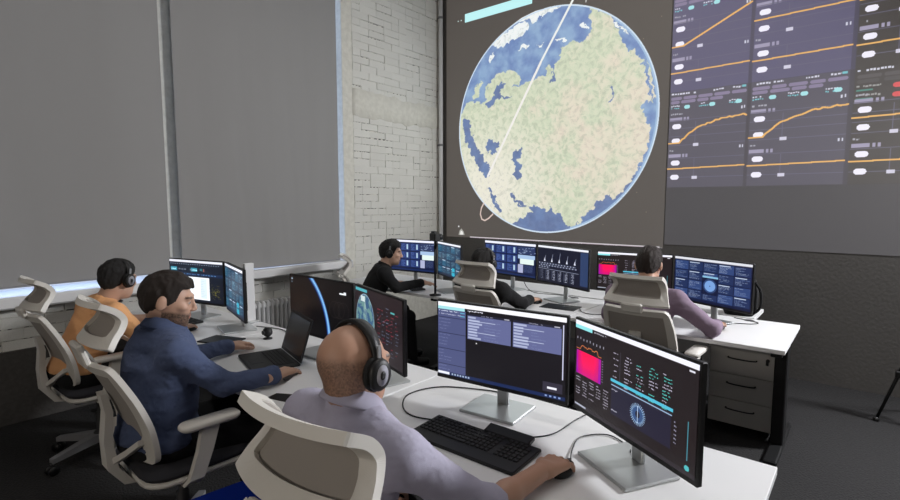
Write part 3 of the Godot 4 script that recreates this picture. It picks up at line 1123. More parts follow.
func build_monitors() -> void:
	var g1 := "monitors on the near desk row"
	var g2 := "monitors on the far desk row"
	var lists := glowing(screen_lists(), 1.3)
	var heat := glowing(screen_heat(), 1.3)
	var arc := glowing(screen_arc(), 1.3)
	var orb := glowing(screen_orbit(), 1.3)
	var doc := glowing(screen_document(), 1.3)
	var tiles := glowing(screen_tiles(5, Color(0.05, 0.10, 0.20), Color(0.10, 0.35, 0.46)), 1.3)
	var blue := glowing(screen_tiles(8, Color(0.05, 0.09, 0.22), Color(0.24, 0.34, 0.56)), 1.1)
	var win := glowing(screen_windows(), 1.3)
	var net := glowing(screen_network(), 1.3)
	monitor("monitor showing lists in slate-blue columns, before the bald man's keyboard", Vector2(-1.45, -1.655), Vector2(-0.845, -1.715), 0.828, 1.178, lists, g1)
	monitor("angled monitor with magenta-red spectrum and round dial, at the near row's end", Vector2(-0.825, -1.725), Vector2(-0.318, -1.43), 0.828, 1.178, heat, g1)
	monitor("dark monitor showing a bright blue planet rim, behind the laptop", Vector2(-2.67, -1.70), Vector2(-2.08, -1.70), 0.83, 1.178, arc, g1)
	monitor("dark monitor showing a tilted orbit globe and red graphs, behind the bald man's head", Vector2(-2.068, -1.705), Vector2(-1.545, -1.54), 0.83, 1.178, orb, g1)
	monitor("monitor showing a white document window on navy, before the orange shirt", Vector2(-4.16, -1.60), Vector2(-3.575, -1.74), 0.845, 1.178, doc, g1)
	monitor("teal-tinted monitor seen edge-on beside the white document monitor", Vector2(-3.562, -1.745), Vector2(-3.035, -1.60), 0.83, 1.178, tiles, g1)
	monitor("monitor of navy windows behind the man in black's face", Vector2(-4.00, -3.80), Vector2(-3.40, -3.87), 0.87, 1.217, win, g2)
	monitor("monitor turned towards the man in black, its edge by the camera stand", Vector2(-3.385, -3.88), Vector2(-2.86, -3.60), 0.87, 1.217, tiles, g2)
	monitor("monitor of navy windows below the globe projection, behind the dark-haired head with headphones", Vector2(-3.09, -4.29), Vector2(-2.385, -4.14), 0.875, 1.22, win, g2)
	monitor("monitor showing white arrows and dense columns on navy", Vector2(-2.365, -4.13), Vector2(-1.745, -3.88), 0.87, 1.22, net, g2)
	monitor("monitor showing a small magenta and red spectrum, behind the mauve shirt's head", Vector2(-1.755, -4.06), Vector2(-1.16, -4.12), 0.865, 1.20, heat, g2)
	monitor("monitor filled with bright blue windows and a dial, above the mauve shirt's hand", Vector2(-1.15, -4.115), Vector2(-0.57, -3.83), 0.855, 1.20, blue, g2)

const SW := 512
const SH := 288

func header(im: Image, r: RandomNumberGenerator) -> void:
	rc(im, 0, 0, SW, 15, Color(0.86, 0.87, 0.90))
	rc(im, 0, 15, SW, 4, Color(0.30, 0.30, 0.36))

func screen_lists() -> Image:
	var r := RandomNumberGenerator.new()
	r.seed = 31
	var im := new_image(SW, SH, Color(0.085, 0.075, 0.095))
	rc(im, 0, 0, SW, 16, Color(0.90, 0.90, 0.92))
	rc(im, 0, 16, 120, 12, Color(0.60, 0.82, 0.84))
	dashes(im, 128, 20, 70, 6, Color(0.75, 0.75, 0.8), r)
	rc(im, 0, 28, 124, 248, Color(0.29, 0.31, 0.46))
	for i in 4:
		rc(im, 0, 58 + i * 62, 124, 2, Color(0.12, 0.13, 0.22))
		for k in 4:
			dashes(im, 4, 64 + i * 62 + k * 13, r.randf_range(18, 60), 4, Color(0.40, 0.43, 0.58), r)
	dashes(im, 4, 32, 90, 5, Color(0.75, 0.77, 0.85), r)
	dashes(im, 4, 44, 100, 5, Color(0.62, 0.64, 0.74), r)
	rc(im, 100, 34, 20, 4, Color(0.35, 0.6, 0.72))
	rc(im, 100, 46, 20, 4, Color(0.35, 0.6, 0.72))
	for c in 2:
		var x := 132.0 + c * 186
		var w := 178.0
		rc(im, x, 32, w, 98, Color(0.36, 0.38, 0.54))
		rc(im, x, 32, w, 8, Color(0.12, 0.12, 0.18))
		for k in 8:
			rc(im, x + 3, 43 + k * 11, r.randf_range(30, 64), 7, Color(0.62, 0.65, 0.76))
			dashes(im, x + 70, 44 + k * 11, r.randf_range(10, 70), 4, Color(0.42, 0.45, 0.60), r)
		for k in [58.0, 100.0]:
			rc(im, x + 6, k, 110, 2, Color(0.70, 0.73, 0.82))
		dashes(im, x + 60, 34, 50, 4, Color(0.55, 0.55, 0.62), r)
		rc(im, x + w - 26, 34, 20, 4, Color(0.65, 0.65, 0.7))
	rc(im, 500, 26, 4, 190, Color(0.75, 0.76, 0.85))
	rc(im, 432, 232, 70, 34, Color(0.19, 0.18, 0.23))
	rc(im, 448, 248, 34, 8, Color(0.86, 0.86, 0.90))
	rc(im, 0, 275, SW, 13, Color(0.10, 0.15, 0.30))
	rc(im, 0, 276, 52, 10, Color(0.85, 0.86, 0.90))
	for k in 7:
		rc(im, 62 + k * 12, 278, 7, 7, Color(0.6, 0.66, 0.75))
	for k in 4:
		rc(im, 440 + k * 16, 278, 8, 6, Color(0.5, 0.58, 0.75))
	rc(im, 168, 140, 5, 5, Color(0.8, 0.8, 0.8))
	return im

func screen_heat() -> Image:
	var r := RandomNumberGenerator.new()
	r.seed = 32
	var im := new_image(SW, SH, Color(0.12, 0.095, 0.105))
	rc(im, 0, 0, SW, 14, Color(0.88, 0.88, 0.92))
	rc(im, 0, 14, 90, 12, Color(0.52, 0.82, 0.84))
	dashes(im, 100, 18, 60, 6, Color(0.6, 0.6, 0.64), r)
	for k in 9:
		rc(im, 10 + k * 17, 54 + r.randf_range(-2, 2), 4, 8, Color(0.55, 0.55, 0.6))
	for x in range(8, 138):
		var u := (x - 8) / 130.0
		var c := Color(0.93, 0.06, 0.30).lerp(Color(0.62, 0.05, 0.55), clampf(absf(u - 0.5) * 2.4 - 0.5, 0.0, 1.0))
		for y in range(98, 176):
			var v := (y - 98) / 78.0
			im.set_pixel(x, y, c.lerp(Color(0.55, 0.04, 0.62), clampf(v * v * 0.5 + (0.6 if u < 0.06 or u > 0.9 else 0.0), 0.0, 1.0)))
	var py := 92.0
	for k in 26:
		var y := 92.0 if k < 4 or k > 21 else 80.0 + r.randf_range(-3, 4)
		line(im, Vector2(8 + k * 5, py), Vector2(13 + k * 5, y), 2, Color(0.80, 0.45, 0.25))
		py = y
	for j in 7:
		for k in 5:
			if r.randf() < 0.85:
				dashes(im, 8 + k * 36, 186 + j * 9, 24, 4, Color(0.62, 0.60, 0.66), r)
	for k in 9:
		rc(im, 142, 100 + k * 8, 6, 3, Color(0.45, 0.40, 0.50))
	# tables on the right
	for c in 5:
		for j in 11:
			if r.randf() < 0.72:
				dashes(im, 196 + c * 50, 56 + j * 9, r.randf_range(14, 34), 4, (Color(0.30, 0.72, 0.68) if c > 1 and r.randf() < 0.55 else Color(0.68, 0.66, 0.74)), r)
	rc(im, 226, 50, 1, 90, Color(0.35, 0.35, 0.42))
	rc(im, 196, 150, 230, 60, Color(0.17, 0.155, 0.20))
	line(im, Vector2(190, 142), Vector2(430, 142), 9, Color(0.30, 0.68, 0.78))
	line(im, Vector2(190, 156), Vector2(430, 156), 3, Color(0.55, 0.66, 0.78))
	rc(im, 190, 162, 240, 84, Color(0.13, 0.125, 0.19))
	ring(im, Vector2(306, 204), 10, 26, Color(0.20, 0.30, 0.46))
	for k in 30:
		var an := TAU * k / 30.0
		line(im, Vector2(306, 204) + Vector2(cos(an), sin(an)) * 22, Vector2(306, 204) + Vector2(cos(an), sin(an)) * 31, 2, Color(0.55, 0.66, 0.78))
	line(im, Vector2(306, 180), Vector2(306, 228), 2, Color(0.75, 0.82, 0.9))
	dashes(im, 192, 168, 26, 5, Color(0.6, 0.6, 0.66), r)
	dashes(im, 192, 230, 26, 5, Color(0.6, 0.6, 0.66), r)
	for j in 6:
		dashes(im, 440, 166 + j * 11, 8, 5, Color(0.5, 0.5, 0.58), r)
	rc(im, 482, 20, 18, 5, Color(0.8, 0.8, 0.84))
	rc(im, 0, 276, SW, 12, Color(0.16, 0.14, 0.16))
	rc(im, 4, 278, 60, 6, Color(0.62, 0.64, 0.70))
	pill(im, 478, 262, 16, 14, Color(0.28, 0.66, 0.68))
	rc(im, 484, 150, 3, 100, Color(0.25, 0.50, 0.56))
	return im

func screen_arc() -> Image:
	var im := new_image(SW, SH, Color(0.055, 0.05, 0.055))
	var c := Vector2(-60, 300)
	for k in 30:
		var f := k / 30.0
		ring(im, c, 375.0 + k, 376.0 + k, Color(0.55, 0.78, 0.95).lerp(Color(0.06, 0.16, 0.40), absf(f - 0.62) * 1.9), -0.92, 0.02)
	var r := RandomNumberGenerator.new()
	r.seed = 3
	for k in 500:
		var p := Vector2(r.randfn(110, 55), r.randfn(150, 48))
		if p.distance_to(c) < 350 and p.x > 0 and p.y > 0 and p.x < SW and p.y < SH:
			rc(im, p.x, p.y, 2, 2, Color(0.26, 0.22, 0.15) if r.randf() < 0.6 else Color(0.30, 0.14, 0.12))
	for k in 3:
		ring(im, Vector2(380 + k * 34, 138), 40, 42, Color(0.17, 0.155, 0.15))
	rc(im, 420, 50, 50, 8, Color(0.86, 0.88, 0.90))
	rc(im, 452, 44, 18, 8, Color(0.86, 0.88, 0.90))
	rc(im, 16, 12, 8, 8, Color(0.7, 0.8, 0.9))
	rc(im, 16, 30, 6, 6, Color(0.5, 0.6, 0.7))
	return im

func screen_orbit() -> Image:
	var r := RandomNumberGenerator.new()
	r.seed = 37
	var im := new_image(SW, SH, Color(0.13, 0.10, 0.115))
	rc(im, 6, 4, 140, 14, Color(0.30, 0.62, 0.66))
	var c := Vector2(118, 150)
	var n := FastNoiseLite.new()
	n.seed = 4
	n.frequency = 0.02
	for y in range(20, 284):
		for x in range(10, 236):
			var d := Vector2((x - c.x) / 105.0, (y - c.y) / 122.0).length()
			if d < 1.0:
				var v := n.get_noise_2d(x, y)
				im.set_pixel(x, y, Color(0.38, 0.52, 0.52) if v > 0.02 else Color(0.20, 0.33, 0.46))
			elif d < 1.03:
				im.set_pixel(x, y, Color(0.55, 0.66, 0.72))
	for k in 5:
		line(im, Vector2(120, 60), Vector2(60 + k * 34, 268), 2, Color(0.62, 0.72, 0.70))
	rc(im, 70, 36, 50, 26, Color(0.75, 0.80, 0.80))
	for j in 14:
		for k in 5:
			if r.randf() < 0.7:
				dashes(im, 262 + k * 46, 52 + j * 15, r.randf_range(10, 36), 4, Color(0.62, 0.20, 0.26) if r.randf() < 0.45 else Color(0.42, 0.48, 0.58), r)
	for k in 3:
		line(im, Vector2(260 + k * 60, 120), Vector2(300 + k * 60, 92 + k * 8), 2, Color(0.50, 0.22, 0.26))
	rc(im, 400, 60, 40, 7, Color(0.30, 0.62, 0.62))
	rc(im, 262, 252, 26, 5, Color(0.3, 0.6, 0.6))
	return im

func screen_document() -> Image:
	var r := RandomNumberGenerator.new()
	r.seed = 34
	var im := new_image(SW, SH, Color(0.055, 0.085, 0.14))
	header(im, r)
	for k in 22:
		rc(im, 10 + k * 22, 26 + r.randf_range(-1, 1), 8, 5, Color(0.55, 0.6, 0.68))
	for k in 2:
		rc(im, 12 + k * 200, 52, 62, 26, Color(0.22, 0.55, 0.64))
		dashes(im, 16 + k * 200, 62, 54, 10, Color(0.72, 0.9, 0.92), r)
	for k in 5:
		dashes(im, 92 + k * 28, 58, 18, 14, Color(0.42, 0.46, 0.52), r)
	dashes(im, 300, 52, 30, 24, Color(0.20, 0.42, 0.46), r)
	rc(im, 334, 54, 6, 22, Color(0.66, 0.36, 0.30))
	rc(im, 0, 88, SW, 22, Color(0.07, 0.13, 0.24))
	for k in 16:
		dashes(im, 40 + k * 26, 94, 18, 8, Color(0.35, 0.52, 0.72), r)
	rc(im, 150, 116, 235, 158, Color(0.92, 0.94, 0.96))
	rc(im, 300, 124, 60, 140, Color(0.82, 0.88, 0.92))
	for k in 11:
		dashes(im, 302, 128 + k * 12, r.randf_range(20, 52), 3, Color(0.62, 0.70, 0.76), r)
		if k % 2 == 0:
			dashes(im, 170, 130 + k * 12, r.randf_range(60, 110), 2, Color(0.80, 0.82, 0.85), r)
	for k in 60:
		rc(im, r.randfn(440, 22), r.randfn(215, 24), 4, 3, Color(0.52, 0.50, 0.20))
	for k in 40:
		rc(im, r.randf_range(10, 140), r.randf_range(120, 270), 16, 3, Color(0.12, 0.18, 0.26))
	return im

func screen_tiles(seed_: int, bg: Color, fg: Color) -> Image:
	var r := RandomNumberGenerator.new()
	r.seed = seed_
	var im := new_image(SW, SH, bg)
	header(im, r)
	for c in 5:
		for j in 4:
			var x := 6.0 + c * 101
			var y := 24.0 + j * 63
			rc(im, x, y, 96, 58, bg.lerp(fg, 0.35 if (c + j) % 3 else 0.7))
			for k in 6:
				dashes(im, x + 5, y + 6 + k * 8, r.randf_range(20, 84), 4, fg.lightened(0.15 + 0.4 * r.randf()), r)
			if r.randf() < 0.4:
				rc(im, x + 4, y + 3, 70, 5, Color(0.75, 0.80, 0.88))
	if seed_ == 8:
		rc(im, 200, 120, 112, 110, bg)
		ring(im, Vector2(256, 172), 4, 36, Color(0.46, 0.62, 0.85))
		ring(im, Vector2(256, 172), 38, 46, Color(0.18, 0.26, 0.44))
		rc(im, 204, 108, 104, 12, Color(0.52, 0.72, 0.85))
	else:
		rc(im, 330, 205, 60, 30, Color(0.15, 0.62, 0.72))
		rc(im, 330, 244, 60, 30, Color(0.15, 0.62, 0.72))
	return im

func screen_windows() -> Image:
	var r := RandomNumberGenerator.new()
	r.seed = 36
	var im := new_image(SW, SH, Color(0.07, 0.10, 0.22))
	rc(im, 0, 0, SW, 20, Color(0.86, 0.87, 0.92))
	for c in 3:
		for j in 3:
			var x := 10.0 + c * 112
			var y := 32.0 + j * 78
			rc(im, x, y, 104, 68, Color(0.14, 0.20, 0.40))
			for k in 6:
				dashes(im, x + 4, y + 6 + k * 10, r.randf_range(20, 50), 5, Color(0.34, 0.44, 0.66), r)
			rc(im, x + 66, y + 8, 18, 48, Color(0.62, 0.72, 0.80))
	rc(im, 346, 28, 160, 66, Color(0.16, 0.20, 0.34))
	for k in 20:
		rc(im, r.randf_range(350, 500), r.randf_range(32, 88), 14, 5, Color(0.50, 0.56, 0.68))
	rc(im, 346, 100, 160, 34, Color(0.60, 0.70, 0.82))
	rc(im, 366, 134, 130, 46, Color(0.82, 0.88, 0.86))
	rc(im, 346, 184, 50, 74, Color(0.62, 0.64, 0.76))
	rc(im, 400, 184, 100, 74, Color(0.10, 0.13, 0.26))
	for k in 7:
		dashes(im, 406, 190 + k * 9, 80, 4, Color(0.34, 0.40, 0.56), r)
	rc(im, 0, 274, SW, 14, Color(0.10, 0.16, 0.32))
	return im

func screen_network() -> Image:
	var r := RandomNumberGenerator.new()
	r.seed = 38
	var im := new_image(SW, SH, Color(0.075, 0.085, 0.15))
	header(im, r)
	rc(im, 440, 22, 72, 250, Color(0.16, 0.22, 0.36))
	for k in 5:
		var x := 74.0 + k * 78
		line(im, Vector2(x, 128 - 6), Vector2(x + 12, 50 + absf(k - 2) * 14), 3, Color(0.55, 0.58, 0.66))
		fill_poly(im, PackedVector2Array([Vector2(x - 8, 124), Vector2(x + 10, 124), Vector2(x + 3, 92)]), Color(0.80, 0.82, 0.88))
	for j in 3:
		for k in 26:
			if j < 2 or k < 8:
				rc(im, 14 + k * 15 + (j % 2) * 6, 136 + j * 15, 9, 9, Color(0.62, 0.65, 0.74) if (k + j) % 2 == 0 else Color(0.30, 0.33, 0.42))
	rc(im, 6, 184, 420, 3, Color(0.55, 0.58, 0.66))
	for k in 6:
		for j in 7:
			dashes(im, 36 + k * 64, 196 + j * 11, 26, 7, Color(0.62, 0.64, 0.72) if k > 0 else Color(0.36, 0.38, 0.46), r)
		rc(im, 24 + k * 64, 194, 2, 76, Color(0.34, 0.37, 0.47))
	return im

# ============================================================ office chairs
# profile rows: y, z of the back shell from the seat up to the head rest
func prof(table: Array, s: float) -> Vector2:
	var f := clampf(s, 0.0, 1.0) * (table.size() - 1)
	var i := mini(int(f), table.size() - 2)
	var a: Vector2 = table[i]
	var b: Vector2 = table[i + 1]
	var a0: Vector2 = table[maxi(i - 1, 0)]
	var b1: Vector2 = table[mini(i + 2, table.size() - 1)]
	return a.cubic_interpolate(b, a0, b1, f - i)

func shell_point(table: Array, x: float, s: float, off: float, wrap: float) -> Vector3:
	var p := prof(table, s)
	var q := prof(table, minf(s + 0.02, 1.0)) - prof(table, maxf(s - 0.02, 0.0))
	var nrm := Vector2(-q.y, q.x).normalized()   # (y, z) normal
	var c := x * x * wrap
	return Vector3(x, p.x + nrm.x * off, p.y + nrm.y * off - c)

# flat frame with a window: hw(s) half width outside, wi(s) inside
func frame_plate(st: SurfaceTool, table: Array, hw: Callable, wi: Callable, s0: float, s1: float, thick: float, wrap: float) -> void:
	var m := 40
	var k := 20
	var loops: Array = []
	for e in [[0, 0.0], [0, thick], [1, thick], [1, 0.0]]:
		var ring_ := PackedVector3Array()
		var a := 0.0 if e[0] == 0 else s0
		var b := 1.0 if e[0] == 0 else s1
		var fn: Callable = hw if e[0] == 0 else wi
		for i in m:
			var s := lerpf(a, b, float(i) / m)
			ring_.append(shell_point(table, fn.call(s), s, e[1], wrap))
		for i in k:
			ring_.append(shell_point(table, lerpf(fn.call(b), -fn.call(b), float(i) / k), b, e[1], wrap))
		for i in m:
			var s := lerpf(b, a, float(i) / m)
			ring_.append(shell_point(table, -fn.call(s), s, e[1], wrap))
		for i in k:
			ring_.append(shell_point(table, lerpf(-fn.call(a), fn.call(a), float(i) / k), a, e[1], wrap))
		loops.append(ring_)
	var n: int = loops[0].size()
	for l in 4:
		var A: PackedVector3Array = loops[l]
		var B: PackedVector3Array = loops[(l + 1) % 4]
		for j in n:
			var out := Vector3(0, 0, 1)
			var cen := (loops[0][j] + loops[1][j] + loops[2][j] + loops[3][j]) * 0.25 as Vector3
			out = (A[j] + A[(j + 1) % n] + B[j] + B[(j + 1) % n]) * 0.25 - cen
			quad(st, A[j], A[(j + 1) % n], B[(j + 1) % n], B[j], out)

func mesh_panel(st: SurfaceTool, table: Array, wi: Callable, s0: float, s1: float, off: float, wrap: float) -> void:
	for side in [0.0, 0.006]:
		for i in 14:
			var sa := lerpf(s0, s1, i / 14.0)
			var sb := lerpf(s0, s1, (i + 1) / 14.0)
			for j in 8:
				var ua := lerpf(-1, 1, j / 8.0)
				var ub := lerpf(-1, 1, (j + 1) / 8.0)
				var wa: float = wi.call(sa) + 0.006
				var wb: float = wi.call(sb) + 0.006
				quad(st, shell_point(table, wa * ua, sa, off + side, wrap), shell_point(table, wa * ub, sa, off + side, wrap), shell_point(table, wb * ub, sb, off + side, wrap), shell_point(table, wb * ua, sb, off + side, wrap), Vector3(0, 0, 1) if side > 0.0 else Vector3(0, 0, -1))

func super_(s: float, n: float) -> float:
	return pow(maxf(0.0, 1.0 - pow(absf(2.0 * s - 1.0), n)), 1.0 / n)

func make_chair(label: String, lift: float, raise := 0.0) -> Node3D:
	var t := thing("office_chair", label, "chair", Vector3.ZERO, 0.0, "white-framed office chairs")
	var st := stool()
	# five-star base
	for i in 5:
		var an := TAU * i / 5.0 + 0.3
		var d := Vector3(sin(an), 0, cos(an))
		var rt := Vector3(d.z, 0, -d.x)
		st = stool()
		var rings: Array = []
		for e in [[0.03, 0.115, 0.030, 0.026], [0.16, 0.10, 0.024, 0.02], [0.30, 0.082, 0.017, 0.014]]:
			var c: Vector3 = d * e[0] + Vector3(0, e[1], 0)
			rings.append(PackedVector3Array([c + rt * e[2] + Vector3(0, e[3], 0), c - rt * e[2] + Vector3(0, e[3], 0), c - rt * e[2] - Vector3(0, e[3], 0), c + rt * e[2] - Vector3(0, e[3], 0)]))
		loft(st, rings)
		done(st, "leg", M.grey_plastic, t)
		st = stool(true)
		for s in [-1, 1]:
			tube(st, [d * 0.30 + rt * (0.008 * s) + Vector3(0, 0.029, 0), d * 0.30 + rt * (0.026 * s) + Vector3(0, 0.029, 0)], 0.029, 14)
		tube(st, [d * 0.30 + Vector3(0, 0.03, 0), d * 0.30 + Vector3(0, 0.075, 0)], 0.009, 8)
		done(st, "castor", M.black_plastic, t)
	st = stool(true)
	lathe(st, [Vector2(0.042, 0.09), Vector2(0.045, 0.14), Vector2(0.028, 0.16), Vector2(0.028, 0.27), Vector2(0.018, 0.275), Vector2(0.018, 0.40 + lift)], 16)
	done(st, "gas_lift", M.dark_grey, t)
	st = stool()
	bbox(st, Vector3(0, 0.405 + lift, 0.03), Vector3(0.20, 0.05, 0.26), 0.012)
	done(st, "mechanism", M.grey_plastic, t)
	# seat
	st = stool(true)
	slab(st, round_rect(0.50, 0.47, 0.10, 5), 0.455 + lift, 0.50 + lift, 0.02, Vector3(0, 0, -0.02))
	done(st, "seat", M.seat_cloth, t)
	st = stool(true)
	slab(st, round_rect(0.49, 0.46, 0.10, 5), 0.430 + lift, 0.456 + lift, 0.008, Vector3(0, 0, -0.02))
	done(st, "seat_pan", M.chair_white, t)
	# back rest: rounded white frame with a grey mesh, lower corners of the window cut diagonally
	var bt := [Vector2(0.535 + lift, 0.185), Vector2(0.60 + lift, 0.195), Vector2(0.70 + lift, 0.215), Vector2(0.80 + lift, 0.250), Vector2(0.89 + lift, 0.290), Vector2(0.972 + lift, 0.328)]
	var hw := func(s: float) -> float: return lerpf(0.215, 0.205, s) * lerpf(0.55, 1.0, super_(clampf(s * 0.96 + 0.02, 0.0, 1.0), 5.0)) + 0.012 * sin(s * PI)
	var wi := func(s: float) -> float: return minf(0.166 + 0.012 * sin(s * PI), 0.07 + 0.42 * maxf(0.0, s - 0.08))
	st = stool()
	frame_plate(st, bt, hw, wi, 0.10, 0.90, 0.022, 0.9)
	done(st, "backrest_frame", M.chair_white, t)
	st = stool(true)
	mesh_panel(st, bt, wi, 0.10, 0.90, 0.004, 0.9)
	done(st, "backrest_mesh", M.chair_mesh, t)
	# head rest: tall S-curved panel, narrower at the top
	var hl := lift + raise
	var ht := [Vector2(0.985 + hl, 0.334), Vector2(1.02 + hl, 0.306), Vector2(1.06 + hl, 0.268), Vector2(1.10 + hl, 0.254), Vector2(1.14 + hl, 0.282), Vector2(1.172 + hl, 0.338)]
	var hhw := func(s: float) -> float: return (lerpf(0.208, 0.168, s) - 0.022 * sin(s * PI)) * lerpf(0.80, 1.0, super_(clampf(s * 0.97 + 0.015, 0.0, 1.0), 6.0))
	var hwi := func(s: float) -> float: return (lerpf(0.172, 0.128, s) - 0.018 * sin(s * PI)) * lerpf(0.85, 1.0, super_(clampf((s - 0.2) / 0.7, 0.0, 1.0), 6.0))
	st = stool()
	frame_plate(st, ht, hhw, hwi, 0.20, 0.90, 0.024, 1.1)
	done(st, "headrest_frame", M.chair_white, t)
	st = stool(true)
	mesh_panel(st, ht, hwi, 0.20, 0.90, 0.004, 1.1)
	done(st, "headrest_mesh", M.chair_mesh, t)
	st = stool()
	bbox(st, Vector3(0, 0.975 + lift + raise * 0.5, 0.352), Vector3(0.13, 0.06 + raise, 0.026), 0.008, Basis.from_euler(Vector3(0.3, 0, 0)))
	done(st, "headrest_joint", M.chair_white, t)
	# rear spine from the mechanism to the middle of the back
	st = stool()
	var rings: Array = []
	for e in [[0.40, 0.13, 0.045, 0.018], [0.42, 0.22, 0.045, 0.02], [0.50, 0.275, 0.042, 0.02], [0.62, 0.285, 0.036, 0.016], [0.74, 0.275, 0.034, 0.014], [0.82, 0.290, 0.034, 0.012]]:
		var c := Vector3(0, e[0] + lift, e[1])
		rings.append(PackedVector3Array([c + Vector3(e[2], 0, e[3]), c + Vector3(-e[2], 0, e[3]), c + Vector3(-e[2], 0, -e[3]), c + Vector3(e[2], 0, -e[3])]))
	loft(st, rings)
	done(st, "spine", M.chair_white, t)
	st = stool()
	for s in [-1, 1]:
		loft(st, [square(Vector3(0.02 * s, 0.52 + lift, 0.27), 0.014), square(Vector3(0.11 * s, 0.58 + lift, 0.235), 0.013), square(Vector3(0.17 * s, 0.63 + lift, 0.205), 0.012)])
	done(st, "lumbar_brace", M.chair_white, t)
	# arms
	for s in [-1, 1]:
		st = stool()
		rings = []
		for e in [[0.10, 0.42, 0.06, 0.030, 0.012], [0.24, 0.415, 0.05, 0.030, 0.012], [0.275, 0.45, 0.04, 0.030, 0.014], [0.275, 0.56, 0.00, 0.032, 0.014], [0.270, 0.665, -0.03, 0.036, 0.015]]:
			var c := Vector3(e[0] * s, e[1] + lift, e[2])
			rings.append(PackedVector3Array([c + Vector3(e[4], 0, e[3]), c + Vector3(-e[4], 0, e[3]), c + Vector3(-e[4], 0, -e[3]), c + Vector3(e[4], 0, -e[3])]))
		loft(st, rings)
		var a := done(st, "arm", M.chair_white, t)
		st = stool(true)
		slab(st, round_rect(0.085, 0.25, 0.035, 4), 0.665 + lift, 0.690 + lift, 0.007, Vector3(0.268 * s, 0, -0.03))
		done(st, "arm_pad", M.chair_white, a)
	return t

func square(c: Vector3, r: float) -> PackedVector3Array:
	return PackedVector3Array([c + Vector3(0, r, r), c + Vector3(0, -r, r), c + Vector3(0, -r, -r), c + Vector3(0, r, -r)])

func build_chairs() -> void:
	var c := make_chair("white-framed chair holding the dark-haired person in headphones before the globe", 0.0)
	c.position = Vector3(-2.23, 0, -3.27)
	c.rotation.y = deg_to_rad(-3)
	copy_of(c, Vector3(-3.72, 0, -0.975), deg_to_rad(1), "white-framed chair holding the man in the orange shirt near the blinds")
	copy_of(c, Vector3(-1.055, 0, -3.34), deg_to_rad(-2), "white-framed chair holding the man in the mauve shirt")
	var low := make_chair("white-framed chair of the man in black, mostly hidden behind the near monitors", -0.07)
	low.position = Vector3(-3.74, 0, -3.34)
	low.rotation.y = deg_to_rad(-38)
	var a := make_chair("white-framed chair with raised headrest holding the bald man in the lavender shirt", 0.0, 0.045)
	a.position = Vector3(-0.83, 0, -0.82)
	a.rotation.y = deg_to_rad(3)
	var b := make_chair("white-framed chair with raised headrest holding the man in the blue shirt", 0.0, 0.045)
	b.position = Vector3(-2.385, 0, -0.925)
	b.rotation.y = deg_to_rad(-2)

# ============================================================ implicit surfaces
var fd := PackedFloat32Array()
var fo := Vector3()
var fh := 0.01
var nx := 0
var ny := 0
var nz := 0
var V := PackedVector3Array()
var N := PackedVector3Array()
var C := PackedColorArray()
var I := PackedInt32Array()

func f_begin(lo: Vector3, hi: Vector3, h: float) -> void:
	fo = lo
	fh = h
	nx = int((hi.x - lo.x) / h) + 2
	ny = int((hi.y - lo.y) / h) + 2
	nz = int((hi.z - lo.z) / h) + 2
	fd.resize(nx * ny * nz)
	fd.fill(9.0)

func f_mix(i: int, d: float, k: float) -> void:
	var o := fd[i]
	if k > 0.0 and absf(o - d) < k:
		var q := k - absf(o - d)
		fd[i] = minf(o, d) - q * q * 0.25 / k
	elif d < o:
		fd[i] = d

func f_cap(a: Vector3, b: Vector3, ra: float, rb: float, k := 0.02) -> void:
	var m := maxf(ra, rb) + k + 3.0 * fh
	var lo := (a.min(b) - Vector3.ONE * m - fo) / fh
	var hi := (a.max(b) + Vector3.ONE * m - fo) / fh
	var ab := b - a
	var l2 := maxf(ab.length_squared(), 1e-9)
	for z in range(maxi(0, int(lo.z)), mini(nz, int(hi.z) + 1)):
		for y in range(maxi(0, int(lo.y)), mini(ny, int(hi.y) + 1)):
			var i := (z * ny + y) * nx + maxi(0, int(lo.x))
			for x in range(maxi(0, int(lo.x)), mini(nx, int(hi.x) + 1)):
				var p := fo + Vector3(x, y, z) * fh - a
				var t := clampf(p.dot(ab) / l2, 0.0, 1.0)
				var d := (p - ab * t).length() - ra - (rb - ra) * t
				var o := fd[i]
				if k > 0.0 and absf(o - d) < k:
					var q := k - absf(o - d)
					fd[i] = minf(o, d) - q * q * 0.25 / k
				elif d < o:
					fd[i] = d
				i += 1

func f_ell(c: Vector3, r: Vector3, b := Basis(), k := 0.02, cut := false) -> void:
	var m := maxf(r.x, maxf(r.y, r.z)) + k + 3.0 * fh
	var lo := (c - Vector3.ONE * m - fo) / fh
	var hi := (c + Vector3.ONE * m - fo) / fh
	var bt := b.transposed()
	for z in range(maxi(0, int(lo.z)), mini(nz, int(hi.z) + 1)):
		for y in range(maxi(0, int(lo.y)), mini(ny, int(hi.y) + 1)):
			var i := (z * ny + y) * nx + maxi(0, int(lo.x))
			for x in range(maxi(0, int(lo.x)), mini(nx, int(hi.x) + 1)):
				var p := bt * (fo + Vector3(x, y, z) * fh - c)
				var q := p / r
				var k0 := q.length()
				var k1 := (q / r).length()
				var d := k0 * (k0 - 1.0) / maxf(k1, 1e-6)
				var o := fd[i]
				if cut:
					d = -d
					if absf(o - d) < k:
						var g := k - absf(o - d)
						fd[i] = maxf(o, d) + g * g * 0.25 / k
					elif d > o:
						fd[i] = d
				elif k > 0.0 and absf(o - d) < k:
					var g := k - absf(o - d)
					fd[i] = minf(o, d) - g * g * 0.25 / k
				elif d < o:
					fd[i] = d
				i += 1

func f_each(fn: Callable) -> void:
	for z in nz:
		for y in ny:
			var i := (z * ny + y) * nx
			for x in nx:
				if absf(fd[i]) < 4.0 * fh:
					fd[i] = fn.call(fo + Vector3(x, y, z) * fh, fd[i])
				i += 1

func m_begin() -> void:
	V = PackedVector3Array()
	N = PackedVector3Array()
	C = PackedColorArray()
	I = PackedInt32Array()

